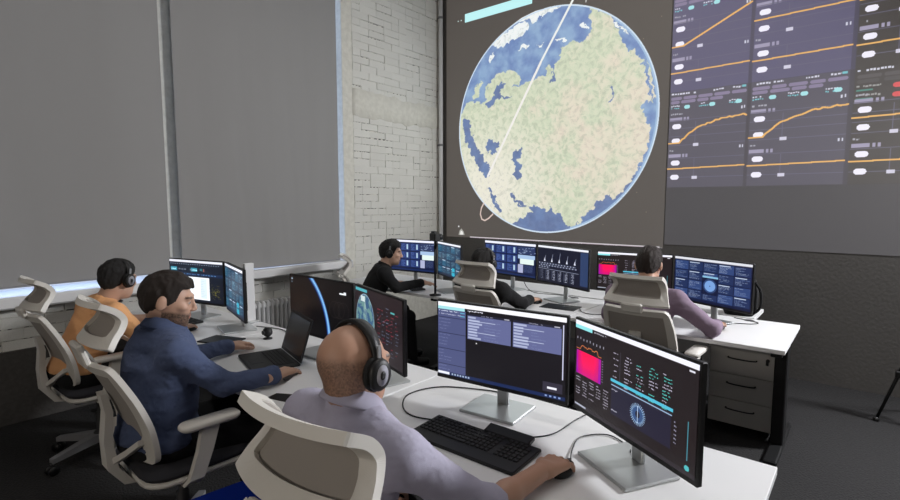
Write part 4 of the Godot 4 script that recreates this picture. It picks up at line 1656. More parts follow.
# surface nets of the field, appended to the arrays
func f_mesh(color = null) -> void:
	var id := PackedInt32Array()
	id.resize(nx * ny * nz)
	id.fill(-1)
	var sx := 1
	var sy := nx
	var sz := nx * ny
	var off := [0, sx, sy, sx + sy, sz, sx + sz, sy + sz, sx + sy + sz]
	var pos := [Vector3(0, 0, 0), Vector3(1, 0, 0), Vector3(0, 1, 0), Vector3(1, 1, 0), Vector3(0, 0, 1), Vector3(1, 0, 1), Vector3(0, 1, 1), Vector3(1, 1, 1)]
	var ed := [[0, 1], [2, 3], [4, 5], [6, 7], [0, 2], [1, 3], [4, 6], [5, 7], [0, 4], [1, 5], [2, 6], [3, 7]]
	var lim := 4.0 * fh
	var cells := PackedInt32Array()
	for z in nz - 1:
		for y in ny - 1:
			var i := z * sz + y * sy
			for x in nx - 1:
				var v0 := fd[i]
				if v0 < lim and v0 > -lim:
					var neg := 0
					for o in off:
						if fd[i + o] < 0.0:
							neg += 1
					if neg > 0 and neg < 8:
						var s := Vector3.ZERO
						var n := 0
						for e in ed:
							var a := fd[i + off[e[0]]]
							var b := fd[i + off[e[1]]]
							if (a < 0.0) != (b < 0.0):
								s += (pos[e[0]] as Vector3).lerp(pos[e[1]], a / (a - b))
								n += 1
						s /= n
						var g := Vector3(fd[i + sx] - v0 + fd[i + sx + sy + sz] - fd[i + sy + sz], fd[i + sy] - v0 + fd[i + sx + sy + sz] - fd[i + sx + sz], fd[i + sz] - v0 + fd[i + sx + sy + sz] - fd[i + sx + sy])
						id[i] = V.size()
						cells.append(i)
						var p := fo + (Vector3(x, y, z) + s) * fh
						V.append(p)
						N.append(g.normalized())
						if color != null:
							C.append(color.call(p))
						else:
							C.append(Color.WHITE)
				i += 1
	var dirs := [[sx, sy, sz], [sy, sz, sx], [sz, sx, sy]]
	for i in cells:
		for d in dirs:
			if i - d[1] - d[2] < 0:
				continue
			var inside := fd[i] < 0.0
			if inside == (fd[i + d[0]] < 0.0):
				continue
			var a := id[i]
			var b := id[i - d[1]]
			var c := id[i - d[1] - d[2]]
			var e := id[i - d[2]]
			if a < 0 or b < 0 or c < 0 or e < 0:
				continue
			if inside:
				I.append_array([a, c, b, a, e, c])
			else:
				I.append_array([a, b, c, a, c, e])

func m_end(called: String, m: Material, parent: Node3D) -> MeshInstance3D:
	# orient triangles clockwise as seen along the outward normal
	for t in range(0, I.size(), 3):
		var a := V[I[t]]
		var n := (V[I[t + 1]] - a).cross(V[I[t + 2]] - a)
		if n.dot(N[I[t]] + N[I[t + 1]] + N[I[t + 2]]) > 0.0:
			var q := I[t + 1]
			I[t + 1] = I[t + 2]
			I[t + 2] = q
	var arr := []
	arr.resize(Mesh.ARRAY_MAX)
	arr[Mesh.ARRAY_VERTEX] = V
	arr[Mesh.ARRAY_NORMAL] = N
	arr[Mesh.ARRAY_COLOR] = C
	arr[Mesh.ARRAY_INDEX] = I
	var mesh := ArrayMesh.new()
	mesh.add_surface_from_arrays(Mesh.PRIMITIVE_TRIANGLES, arr)
	return put(called, mesh, m, parent)

# ============================================================ people
func head_field(hc: Vector3, hb: Basis, neck: Vector3, h: float) -> void:
	var R := Vector3.ONE * 0.165
	var lo := (hc - R).min(neck - Vector3.ONE * 0.07)
	var hi := (hc + R).max(neck + Vector3.ONE * 0.07)
	f_begin(lo, hi, h)
	f_ell(hc + hb * Vector3(0, 0.028, 0.016), Vector3(0.077, 0.089, 0.098), hb, 0.0)
	f_ell(hc + hb * Vector3(0, -0.03, -0.028), Vector3(0.062, 0.085, 0.066), hb, 0.03)
	f_ell(hc + hb * Vector3(0, -0.074, -0.034), Vector3(0.050, 0.036, 0.050), hb, 0.03)
	f_ell(hc + hb * Vector3(0, -0.098, -0.070), Vector3(0.020, 0.015, 0.016), hb, 0.02)
	f_cap(hc + hb * Vector3(-0.034, 0.026, -0.083), hc + hb * Vector3(0.034, 0.026, -0.083), 0.011, 0.011, 0.018)
	for s in [-1, 1]:
		f_ell(hc + hb * Vector3(0.031 * s, 0.006, -0.104), Vector3(0.016, 0.011, 0.014), hb, 0.012, true)
		f_ell(hc + hb * Vector3(0.031 * s, 0.006, -0.080), Vector3(0.0125, 0.0115, 0.0125), hb, 0.004)
		f_ell(hc + hb * Vector3(0.045 * s, -0.016, -0.066), Vector3(0.018, 0.014, 0.018), hb, 0.02)
		f_ell(hc + hb * Vector3(0.079 * s, 0.0, 0.014), Vector3(0.011, 0.033, 0.020), hb * Basis.from_euler(Vector3(-0.2, 0.35 * s, 0)), 0.008)
		f_ell(hc + hb * Vector3(0.011 * s, -0.029, -0.101), Vector3(0.007, 0.006, 0.008), hb, 0.008)
	f_cap(hc + hb * Vector3(0, 0.016, -0.091), hc + hb * Vector3(0, -0.022, -0.110), 0.007, 0.0095, 0.014)
	f_cap(hc + hb * Vector3(-0.018, -0.055, -0.088), hc + hb * Vector3(0.018, -0.055, -0.088), 0.006, 0.006, 0.008)
	f_cap(hc + hb * Vector3(-0.015, -0.065, -0.087), hc + hb * Vector3(0.015, -0.065, -0.087), 0.006, 0.006, 0.006)
	f_cap(hc + hb * Vector3(0, -0.05, 0.030), neck, 0.055, 0.060, 0.03)

var stubble := FastNoiseLite.new()

func skin_color(q: Vector3, base: Color, beard: float, scalp: float) -> Color:
	# q in head space; dye and hair marks of the face, linear values
	var c := base
	var lip := Vector2(q.x / 0.022, (q.y + 0.060) / 0.0105)
	if q.z < -0.078 and lip.length() < 1.0:
		c = Color(base.r * 0.80, base.g * 0.58, base.b * 0.60)
	for s in [-1.0, 1.0]:
		var e := Vector2((q.x - 0.031 * s) / 0.0125, (q.y - 0.006) / 0.0062)
		if q.z < -0.078 and e.length() < 1.0:
			c = Color(0.03, 0.02, 0.015) if e.length() < 0.55 else Color(0.34, 0.31, 0.29)
		var b := Vector2((q.x - 0.034 * s) / 0.02, (q.y - 0.030 + absf(q.x - 0.034 * s) * 0.15) / 0.005)
		if q.z < -0.07 and b.length() < 1.0:
			c = base * 0.25
	if beard > 0.0 and q.y < -0.030 and q.z < 0.012:
		var edge := smoothstep(-0.030, -0.048, q.y + 0.22 * maxf(0.0, -q.z - 0.06) * (1.0 if absf(q.x) > 0.02 or q.y > -0.04 else 0.0))
		if not (q.z < -0.078 and lip.length() < 1.0):
			c = c.lerp(Color(0.045, 0.028, 0.02), clampf(beard * edge * (0.9 + 0.6 * stubble.get_noise_3dv(q * 26000.0)), 0.0, 1.0))
	if scalp > 0.0:
		# close-cropped hair left round the back and sides of a bald head
		var band := smoothstep(0.048, 0.020, q.y) * smoothstep(-0.045, -0.01, q.z) * smoothstep(-0.105, -0.075, q.y)
		c = c.lerp(Color(0.06, 0.045, 0.035), clampf(scalp * band * (0.85 + 0.9 * stubble.get_noise_3dv(q * 26000.0)), 0.0, 1.0))
	return c

func hand_field(w: Vector3, f: Vector3, up: Vector3, thumb: float, curl: float, h: float) -> void:
	f = f.normalized()
	var s := f.cross(up).normalized() * thumb      # towards the thumb
	var u := (up - f * up.dot(f)).normalized()
	f_begin(w - Vector3.ONE * 0.06 + f * 0.08 - Vector3.ONE * 0.08, w + Vector3.ONE * 0.06 + f * 0.08 + Vector3.ONE * 0.08, h)
	f_cap(w - f * 0.06, w + f * 0.01, 0.027, 0.025, 0.0)
	f_cap(w - f * 0.04 + s * 0.008, w + f * 0.01 + s * 0.008, 0.024, 0.022, 0.01)
	var lens := [0.066, 0.075, 0.070, 0.054]
	for i in 4:
		var side := 0.032 - 0.0215 * i
		var kn := w + f * (0.088 - 0.004 * absf(i - 1.2)) + s * side
		f_cap(w + f * 0.01 + s * side * 0.55, kn, 0.016, 0.0125, 0.016)
		var ang := curl * 0.5
		var p := kn
		var fdir := f + s * (side * 1.6)
		for k in 3:
			var L: float = lens[i] * [0.46, 0.30, 0.24][k]
			var d := (fdir * cos(ang) - u * sin(ang)).normalized()
			f_cap(p, p + d * L, 0.0096 - 0.0010 * k, 0.0088 - 0.0010 * k, 0.0015)
			p += d * L
			ang += curl
	var t0 := w + f * 0.022 + s * 0.022 - u * 0.004
	var t1 := w + f * 0.055 + s * 0.050 - u * 0.012
	var t2 := t1 + (f * 0.8 + s * 0.35 - u * 0.2).normalized() * 0.033
	var t3 := t2 + (f * 0.95 - s * 0.05 - u * 0.25).normalized() * 0.027
	f_cap(t0, t1, 0.017, 0.0125, 0.012)
	f_cap(t1, t2, 0.0115, 0.0105, 0.005)
	f_cap(t2, t3, 0.0105, 0.0085, 0.004)

func person(label: String, p: Dictionary) -> Node3D:
	var at := Vector3(p.pel.x, 0, p.pel.z)
	var t := thing("person", label, "person", at)
	for key in ["pel", "neck", "head", "re", "rw", "le", "lw"]:
		p[key] = p[key] - at
	var yaw := deg_to_rad(p.yaw)
	var rt := Vector3(cos(yaw), 0, -sin(yaw))
	var fw := Vector3(-sin(yaw), 0, -cos(yaw))
	var up: Vector3 = (p.neck - p.pel).normalized()
	var bk := rt.cross(up).normalized()
	var B := Basis(rt, bk.cross(rt).normalized(), bk)
	var g: float = p.get("girth", 1.0)
	var sw: float = p.get("shoulder", 0.182)
	var sr: Vector3 = p.neck - B.y * 0.058 + rt * sw + p.get("rs_add", Vector3.ZERO)
	var sl: Vector3 = p.neck - B.y * 0.058 - rt * sw + p.get("ls_add", Vector3.ZERO)
	var hipr: Vector3 = p.pel + rt * 0.09 - Vector3(0, 0.01, 0)
	var hipl: Vector3 = p.pel - rt * 0.09 - Vector3(0, 0.01, 0)
	var kr := hipr + fw * 0.42 + rt * 0.07 - Vector3(0, 0.03, 0)
	var kl := hipl + fw * 0.42 - rt * 0.07 - Vector3(0, 0.03, 0)
	var ar := kr + fw * 0.04 - Vector3(0, kr.y - 0.085, 0)
	var al := kl + fw * 0.04 - Vector3(0, kl.y - 0.085, 0)
	var hb := Basis.from_euler(Vector3(deg_to_rad(p.get("hpitch", 0.0)), deg_to_rad(p.hyaw), deg_to_rad(p.get("hroll", 0.0))))
	var sb: Color = p.skin
	var arms := [[sr, p.re, p.rw, p.rf, 1.0], [sl, p.le, p.lw, p.lf, -1.0]]
	# ---- body: one continuous surface (trunk, limbs), finer grids for head and hands
	m_begin()
	var lo := Vector3(9, 9, 9)
	var hi := -lo
	for q in [p.neck, p.pel, sr, sl, p.re, p.rw, p.le, p.lw, kr, kl, ar, al]:
		lo = lo.min(q)
		hi = hi.max(q)
	f_begin(lo - Vector3.ONE * 0.14, hi + Vector3.ONE * 0.12, 0.012)
	f_ell(p.pel.lerp(p.neck, 0.66), Vector3(0.14, 0.16, 0.085) * Vector3(g, 1, g), B, 0.03)
	f_ell(p.pel.lerp(p.neck, 0.25), Vector3(0.12, 0.16, 0.085) * Vector3(g, 1, g), B, 0.05)
	f_cap(sr, sl, 0.042, 0.042, 0.04)
	f_cap(p.neck - B.y * 0.03, p.neck + (p.head - p.neck) * 0.35, 0.055, 0.052, 0.03)
	for a in arms:
		f_cap(a[0], a[1], 0.042, 0.036, 0.03)
		f_cap(a[1], a[1].lerp(a[2], 0.35), 0.036, 0.036, 0.02)
		f_cap(a[1].lerp(a[2], 0.35), a[2] + (a[3] as Vector3).normalized() * 0.01, 0.036, 0.026, 0.02)
	for l in [[hipr, kr, ar], [hipl, kl, al]]:
		f_cap(l[0], l[1], 0.065, 0.05, 0.04)
		f_cap(l[1], l[2], 0.045, 0.032, 0.03)
	f_mesh(func(_q: Vector3) -> Color: return sb)
	head_field(p.head, hb, p.neck, p.get("res", 0.0048))
	var inv := hb.transposed()
	var hc: Vector3 = p.head
	var beard: float = p.get("beard", 0.0)
	var scalp: float = p.get("scalp", 0.0)
	f_mesh(func(q: Vector3) -> Color: return skin_color(inv * (q - hc), sb, beard, scalp))
	for a in arms:
		hand_field(a[2], a[3], p.get("hand_up", Vector3.UP), -a[4], p.get("curl", 0.35), 0.0042)
		f_mesh(func(_q: Vector3) -> Color: return sb)
	m_end("body", M.skin, t)
	# ---- shirt
	m_begin()
	lo = Vector3(9, 9, 9)
	hi = -lo
	for q in [p.neck, p.pel, sr, sl, p.re, p.rw, p.le, p.lw]:
		lo = lo.min(q)
		hi = hi.max(q)
	f_begin(lo - Vector3(0.24, 0.12, 0.24), hi + Vector3(0.24, 0.12, 0.24), p.get("shirt_res", 0.0105))
	f_ell(p.pel.lerp(p.neck, 0.68), Vector3(0.176 * g, 0.20, 0.116 * g), B, 0.03)
	f_ell(p.pel.lerp(p.neck, 0.32), Vector3(0.158 * g, 0.19, 0.118 * g), B, 0.06)
	f_ell(p.pel + B.y * 0.02, Vector3(0.172 * g, 0.10, 0.128 * g), B, 0.06)
	f_cap(sr, sl, 0.060, 0.060, 0.05)
	f_cap(p.neck - B.y * 0.03 + rt * 0.03, sr, 0.050, 0.052, 0.05)
	f_cap(p.neck - B.y * 0.03 - rt * 0.03, sl, 0.050, 0.052, 0.05)
	var sleeve: float = p.sleeve
	for a in arms:
		f_cap(a[0], a[1], 0.062, 0.051, 0.035)
		var cuff: Vector3 = a[1].lerp(a[2], sleeve)
		f_cap(a[1], cuff, 0.050, lerpf(0.050, 0.040, sleeve), 0.025)
		f_cap(cuff - (cuff - a[1]).normalized() * 0.012, cuff, lerpf(0.053, 0.043, sleeve), lerpf(0.053, 0.043, sleeve), 0.006)
	# collar
	var ndir: Vector3 = (p.head - p.neck).normalized()
	var cr: float = 0.064
	var cen: Vector3 = p.neck + ndir * 0.012
	for k in 14:
		var a0 := TAU * k / 14.0
		var a1 := TAU * (k + 1) / 14.0
		var q0 := cen + rt * cos(a0) * cr + bk * sin(a0) * cr + ndir * (0.010 * sin(a0))
		var q1 := cen + rt * cos(a1) * cr + bk * sin(a1) * cr + ndir * (0.010 * sin(a1))
		f_cap(q0, q1, 0.010 if not p.get("collar", false) else 0.013, 0.010 if not p.get("collar", false) else 0.013, 0.014)
	var wn := FastNoiseLite.new()
	wn.seed = int(p.pel.x * 100.0) + 77 + label.length()
	wn.frequency = 5.5
	wn.fractal_octaves = 2
	wn.domain_warp_enabled = true
	wn.domain_warp_amplitude = 0.08
	wn.domain_warp_frequency = 5.0
	var amp: float = p.get("wrinkle", 0.005)
	f_each(func(q: Vector3, d: float) -> float:
		var v := absf(wn.get_noise_3d(q.x * 0.8, q.y * 1.5, q.z * 0.8))
		return d + amp * (v * 2.0 - 0.45))
	f_mesh()
	m_end("shirt", p.shirt, t)
	if p.get("collar", false):
		# folded shirt collar, open at the throat
		var cs := stool(true)
		var crings: Array = []
		for k in 21:
			var a0 := lerpf(-0.5 * PI + 0.22, 1.5 * PI - 0.22, k / 20.0)
			var o := rt * cos(a0) + bk * sin(a0)
			var q := cen + ndir * (0.022 + 0.012 * sin(a0))
			crings.append(PackedVector3Array([q + o * 0.062 - ndir * 0.01, q + o * 0.063 + ndir * 0.030, q + o * 0.068 + ndir * 0.034, q + o * 0.094 - ndir * 0.006, q + o * 0.096 - ndir * 0.014, q + o * 0.080 - ndir * 0.012]))
		loft(cs, crings)
		done(cs, "collar", p.shirt, t)
	# ---- trousers and shoes
	m_begin()
	lo = Vector3(9, 9, 9)
	hi = -lo
	for q in [p.pel, kr, kl, ar, al]:
		lo = lo.min(q)
		hi = hi.max(q)
	f_begin(lo - Vector3(0.2, 0.05, 0.2), hi + Vector3(0.2, 0.18, 0.2), 0.014)
	f_ell(p.pel - Vector3(0, 0.01, 0), Vector3(0.165 * g, 0.085, 0.125 * g), B, 0.03)
	for l in [[hipr, kr, ar], [hipl, kl, al]]:
		f_cap(l[0], l[1], 0.082, 0.066, 0.05)
		f_cap(l[1], l[2], 0.064, 0.050, 0.03)
	f_mesh()
	m_end("trousers", p.get("legs", M.trousers), t)
	for l in [ar, al]:
		m_begin()
		f_begin(l + Vector3(-0.3, -0.1, -0.3), l + Vector3(0.3, 0.08, 0.3), 0.012)
		f_cap(Vector3(l.x, 0.042, l.z) - fw * 0.05, Vector3(l.x, 0.034, l.z) + fw * 0.14, 0.040, 0.032, 0.02)
		f_cap(Vector3(l.x, 0.045, l.z), l, 0.042, 0.044, 0.02)
		f_mesh()
		m_end("shoe", M.black_plastic, t)
	# ---- hair
	if p.has("hair"):
		m_begin()
		f_begin(hc - Vector3.ONE * 0.17, hc + Vector3.ONE * 0.17, 0.0055)
		var top: float = p.get("hair_top", 0.0)
		f_ell(hc + hb * Vector3(0, 0.034, 0.020), Vector3(0.0825, 0.093, 0.1045), hb, 0.0)
		f_ell(hc + hb * Vector3(0, 0.070 + top, -0.008), Vector3(0.066, 0.052 + top, 0.080), hb, 0.03)
		f_ell(hc + hb * Vector3(0, -0.018, 0.062), Vector3(0.060, 0.050, 0.044), hb, 0.03)
		var hn := FastNoiseLite.new()
		hn.seed = 5 + label.length()
		hn.frequency = 22.0
		hn.fractal_octaves = 2
		var fr: float = p.get("fringe", 0.060)
		f_each(func(q: Vector3, d: float) -> float:
			var v := inv * (q - hc)
			d += 0.007 * hn.get_noise_3d(v.x * 1.4, v.y * 0.6, v.z * 1.0)
			# hairline: high over the face, sideburns before the ears, low at the nape
			var line_y := fr
			if v.z > -0.055:
				line_y = lerpf(fr - 0.004, -0.012, smoothstep(-0.055, -0.030, v.z))
			if v.z > 0.0:
				line_y = lerpf(0.026, -0.068, smoothstep(0.0, 0.055, v.z))
			return maxf(d, (line_y - v.y) * 0.6))
		f_mesh()
		m_end("hair", p.hair, t)
	p["hb"] = hb
	p["at"] = at
	return t

func headphones(label: String, hc: Vector3, hb: Basis, cup: Material, group: String, big := 1.0) -> void:
	var t := thing("headphones", label, "headphones", hc, 0.0, group)
	t.basis = hb
	var pts: Array = []
	for i in 25:
		var an := lerpf(-0.12, PI + 0.12, i / 24.0)
		pts.append(Vector3(cos(an) * 0.094, 0.022 + sin(an) * 0.105, 0.006))
	var st := stool(true)
	var rings: Array = []
	for i in pts.size():
		var c: Vector3 = pts[i]
		var n := Vector3(c.x, (c.y - 0.02), 0).normalized()
		var wd := 0.011 + 0.008 * sin(PI * i / 24.0)
		rings.append(PackedVector3Array([c + n * 0.005 + Vector3(0, 0, wd), c + n * 0.007, c + n * 0.005 - Vector3(0, 0, wd), c - n * 0.005 - Vector3(0, 0, wd), c - n * 0.006, c - n * 0.005 + Vector3(0, 0, wd)]))
	loft(st, rings)
	done(st, "headband", M.black_plastic, t)
	for s in [-1, 1]:
		var b := Basis(Vector3(0, 0, 1), Vector3(s, 0, 0), Vector3(0, 1, 0))
		st = stool(true)
		lathe(st, [Vector2(0.030, 0.0), Vector2(0.040, 0.004), Vector2(0.041, 0.014), Vector2(0.034, 0.020)], 22, Vector3(0.082 * s, 0.0, 0.010), b * Basis.from_scale(Vector3(0.92 * big, 1, 1.1 * big)))
		var e := done(st, "ear_cushion", M.earpad, t)
		st = stool(true)
		lathe(st, [Vector2(0.037, 0.0), Vector2(0.037, 0.012), Vector2(0.032, 0.019), Vector2(0.016, 0.021)], 22, Vector3(0.100 * s, 0.0, 0.010), b * Basis.from_scale(Vector3(0.92 * big, 1, 1.1 * big)))
		var c := done(st, "ear_cup", M.black_plastic, t)
		st = stool(true)
		lathe(st, [Vector2(0.022, 0.0), Vector2(0.022, 0.002), Vector2(0.010, 0.003), Vector2(0.009, 0.0025)], 18, Vector3(0.1195 * s, 0.0, 0.010), b * Basis.from_scale(Vector3(0.9, 1, 1.25)))
		done(st, "cover_plate", cup, c)
		st = stool(true)
		lathe(st, [Vector2(0.009, 0.0), Vector2(0.009, 0.002), Vector2(0.005, 0.003)], 16, Vector3(0.1210 * s, 0.0, 0.010), b * Basis.from_scale(Vector3(0.9, 1, 1.3)))
		done(st, "badge", M.black_plastic, c)
		st = stool()
		bbox(st, Vector3(0.1015 * s, 0.050, 0.008), Vector3(0.006, 0.05, 0.014), 0.003, Basis.from_euler(Vector3(0, 0, 0.08 * s)))
		done(st, "slider", M.grey_plastic, t)

func build_people() -> void:
	var skin_a := Color(0.52, 0.30, 0.205)
	var skin_b := Color(0.56, 0.34, 0.24)
	var p := {"pel": Vector3(-1.05, 0.57, -0.74), "neck": Vector3(-1.065, 1.03, -0.865), "head": Vector3(-1.062, 1.152, -0.872), "yaw": -2.0, "hyaw": 0.0, "hpitch": -6.0, "hroll": 2.0,
		"re": Vector3(-0.735, 0.80, -1.03), "rw": Vector3(-0.722, 0.785, -1.315), "rf": Vector3(0.08, -0.02, -1), "le": Vector3(-1.37, 0.76, -0.86), "lw": Vector3(-1.22, 0.66, -1.05), "lf": Vector3(0.3, -0.2, -1),
		"skin": Color(0.50, 0.285, 0.195), "shirt": M.lavender, "sleeve": 0.08, "collar": true, "girth": 1.06, "shoulder": 0.20, "scalp": 0.6, "res": 0.0042, "curl": 0.5, "shirt_res": 0.0095}
	person("bald man in a lavender shirt and headphones, his hand on a mouse", p)
	headphones("black over-ear headphones with a pale grey cup, on the bald head", p.head + p.at, p.hb, M.cup_grey, "", 1.05)
	print("p1 ", Time.get_ticks_msec())
	p = {"pel": Vector3(-2.40, 0.57, -0.84), "neck": Vector3(-2.40, 1.03, -0.885), "head": Vector3(-2.375, 1.168, -0.905), "yaw": -8.0, "hyaw": -32.0, "hpitch": -10.0,
		"re": Vector3(-2.155, 0.80, -1.03), "rw": Vector3(-2.125, 0.79, -1.27), "rf": Vector3(-0.25, -0.05, -1), "le": Vector3(-2.70, 0.80, -1.10), "lw": Vector3(-2.76, 0.79, -1.36), "lf": Vector3(-0.15, -0.04, -1),
		"skin": skin_b, "shirt": M.denim, "sleeve": 0.93, "collar": true, "girth": 1.28, "shoulder": 0.21, "beard": 0.9, "hair": M.hair_brown, "hair_top": 0.005, "fringe": 0.066, "curl": 0.42, "res": 0.0042, "wrinkle": 0.008}
	person("bearded man with brown hair in a dark blue shirt, facing the laptop", p)
	print("p2 ", Time.get_ticks_msec())
	p = {"pel": Vector3(-3.70, 0.57, -0.84), "neck": Vector3(-3.62, 0.99, -1.01), "head": Vector3(-3.605, 1.12, -1.085), "yaw": 5.0, "hyaw": 22.0, "hpitch": -10.0,
		"re": Vector3(-3.32, 0.79, -1.12), "rw": Vector3(-3.44, 0.785, -1.36), "rf": Vector3(-0.5, -0.03, -1), "le": Vector3(-3.93, 0.79, -1.15), "lw": Vector3(-3.90, 0.785, -1.40), "lf": Vector3(0.1, -0.03, -1),
		"skin": skin_b, "shirt": M.orange_cloth, "sleeve": 0.12, "hair": M.hair_black, "hair_top": 0.004}
	person("man with black hair in an orange shirt beside the blinds", p)
	headphones("black headphones with a grey ring cup, on the orange shirt's head", p.head + p.at, p.hb, M.cup_grey, "")
	lanyard(p)
	print("p3 ", Time.get_ticks_msec())
	p = {"pel": Vector3(-3.79, 0.53, -3.23), "neck": Vector3(-3.645, 0.98, -3.385), "head": Vector3(-3.60, 1.112, -3.43), "yaw": -35.0, "hyaw": -48.0, "hpitch": -6.0,
		"re": Vector3(-3.43, 0.80, -3.33), "rw": Vector3(-3.31, 0.83, -3.57), "rf": Vector3(0.5, -0.15, -0.9), "le": Vector3(-3.90, 0.80, -3.50), "lw": Vector3(-3.72, 0.785, -3.60), "lf": Vector3(0.5, -0.04, -0.9),
		"skin": skin_b, "shirt": M.black_cloth, "sleeve": 0.92, "hair": M.hair_black, "hair_top": 0.008, "beard": 0.3, "legs": M.trousers}
	person("dark-haired man in black, in profile before the brick wall", p)
	headphones("black headphones worn by the man in black", p.head + p.at, p.hb, M.dark_grey, "")
	print("p4 ", Time.get_ticks_msec())
	p = {"pel": Vector3(-2.31, 0.57, -3.15), "neck": Vector3(-2.325, 0.985, -3.20), "head": Vector3(-2.335, 1.118, -3.235), "yaw": 0.0, "hyaw": -6.0, "hpitch": -10.0,
		"re": Vector3(-2.10, 0.80, -3.42), "rw": Vector3(-2.175, 0.785, -3.68), "rf": Vector3(0.05, -0.03, -1), "le": Vector3(-2.57, 0.80, -3.42), "lw": Vector3(-2.50, 0.785, -3.66), "lf": Vector3(0.1, -0.03, -1),
		"skin": skin_b, "shirt": M.black_cloth, "sleeve": 0.93, "hair": M.hair_black, "hair_top": 0.0}
	person("dark-haired person in black and headphones, seen from behind below the globe", p)
	headphones("black headphones on the dark-haired person below the globe projection", p.head + p.at, p.hb, M.dark_grey, "")
	print("p5 ", Time.get_ticks_msec())
	p = {"pel": Vector3(-1.07, 0.57, -3.22), "neck": Vector3(-1.125, 1.03, -3.42), "head": Vector3(-1.14, 1.175, -3.50), "yaw": -4.0, "hyaw": 4.0, "hpitch": -10.0,
		"re": Vector3(-0.735, 0.80, -3.50), "rw": Vector3(-0.75, 0.785, -3.70), "rf": Vector3(-0.02, -0.03, -1), "le": Vector3(-1.42, 0.80, -3.52), "lw": Vector3(-1.30, 0.785, -3.74), "lf": Vector3(0.1, -0.03, -1),
		"skin": skin_a, "shirt": M.mauve, "sleeve": 0.90, "hair": M.hair_brown, "hair_top": 0.006, "shoulder": 0.20}
	person("brown-haired man in a mauve shirt, seen from behind at the far desk end", p)

func lanyard(p: Dictionary) -> void:
	var t := thing("lanyard", "black lanyard round the neck over the orange shirt", "lanyard", p.neck + p.at)
	var st := stool(true)
	var up: Vector3 = (p.neck - p.pel).normalized()
	var pts: Array = []
	for k in 15:
		var an := TAU * k / 14.0
		pts.append(Vector3(cos(an) * 0.082, 0.010 + 0.016 * sin(an), sin(an) * 0.086) - Vector3(0, 0, 0.004))
	tube(st, pts, 0.006, 6)
	done(st, "strap", M.black_plastic, t)

# ============================================================ small things on the desks
func keyboard(label: String, at: Vector3, turn: float, w := 0.45, d := 0.15, hub := false) -> void:
	var t := thing("keyboard", label, "keyboard", at, turn, "black desktop keyboards")
	var st := stool()
	bbox(st, Vector3(0, 0.008, 0), Vector3(w, 0.014, d), 0.003, Basis.from_euler(Vector3(0.03, 0, 0)))
	bbox(st, Vector3(0, 0.006, -d * 0.4), Vector3(w * 0.9, 0.012, 0.02), 0.002)
	done(st, "case", M.black_plastic, t)
	var big := stool()
	bbox(big, Vector3.ZERO, Vector3(0.0165, 0.008, 0.0165), 0.002)
	big.generate_normals()
	var key := big.commit()
	var cols := int((w - 0.02) / 0.0195)
	var n := 0
	for r in 6:
		for c in cols:
			if r == 5 and c > 4 and c < 11:
				continue
			if c == int(cols * 0.74) or (r == 0 and c % 5 == 1):
				continue
			put("key", key, M.black_key, t, Vector3(-w * 0.5 + 0.02 + c * 0.0195, 0.0175 - 0.0006 * r, -d * 0.5 + 0.018 + r * 0.0205))
			n += 1
	st = stool()
	bbox(st, Vector3(-w * 0.5 + 0.02 + 7.5 * 0.0195, 0.0145, -d * 0.5 + 0.018 + 5 * 0.0205), Vector3(0.112, 0.008, 0.0165), 0.002)
	done(st, "space_bar", M.black_key, t)
	if hub:
		st = stool()
		bbox(st, Vector3(0.09, 0.022, -d * 0.5 - 0.012), Vector3(0.19, 0.018, 0.05), 0.004, Basis.from_euler(Vector3(0.25, 0, 0)))
		done(st, "media_console", M.black_plastic, t)

func mouse(label: String, at: Vector3, turn: float, m: Material) -> void:
	var t := thing("computer_mouse", label, "mouse", at, turn, "computer mice on the desks")
	var st := stool(true)
	var rings: Array = []
	for e in [[0.0, 0.90], [0.008, 1.0], [0.020, 0.92], [0.028, 0.72], [0.033, 0.35]]:
		var ring_ := PackedVector3Array()
		for k in 18:
			var an := TAU * k / 18.0
			ring_.append(Vector3(cos(an) * 0.031 * e[1], e[0], sin(an) * 0.056 * e[1] + 0.004))
		rings.append(ring_)
	loft(st, rings)
	done(st, "shell", m, t)
	st = stool(true)
	tube(st, [Vector3(-0.004, 0.026, -0.032), Vector3(0.004, 0.026, -0.032)], 0.008, 10)
	done(st, "wheel", M.grey_plastic, t)

func cable(label: String, pts: Array, r := 0.0025, m: Material = null) -> void:
	var t := thing("cable", label, "cable", pts[0])
	var st := stool(true)
	var q: Array = []
	for p in pts:
		q.append(p - pts[0])
	tube(st, smooth_path(q, 7), r, 6)
	done(st, "wire", m if m else M.black_plastic, t)

func flat_thing(called: String, label: String, cat: String, at: Vector3, turn: float, size: Vector3, m: Material, part: String) -> void:
	var t := thing(called, label, cat, at, turn)
	var st := stool()
	bbox(st, Vector3(0, size.y * 0.5, 0), size, minf(0.003, size.y * 0.4))
	done(st, part, m, t)

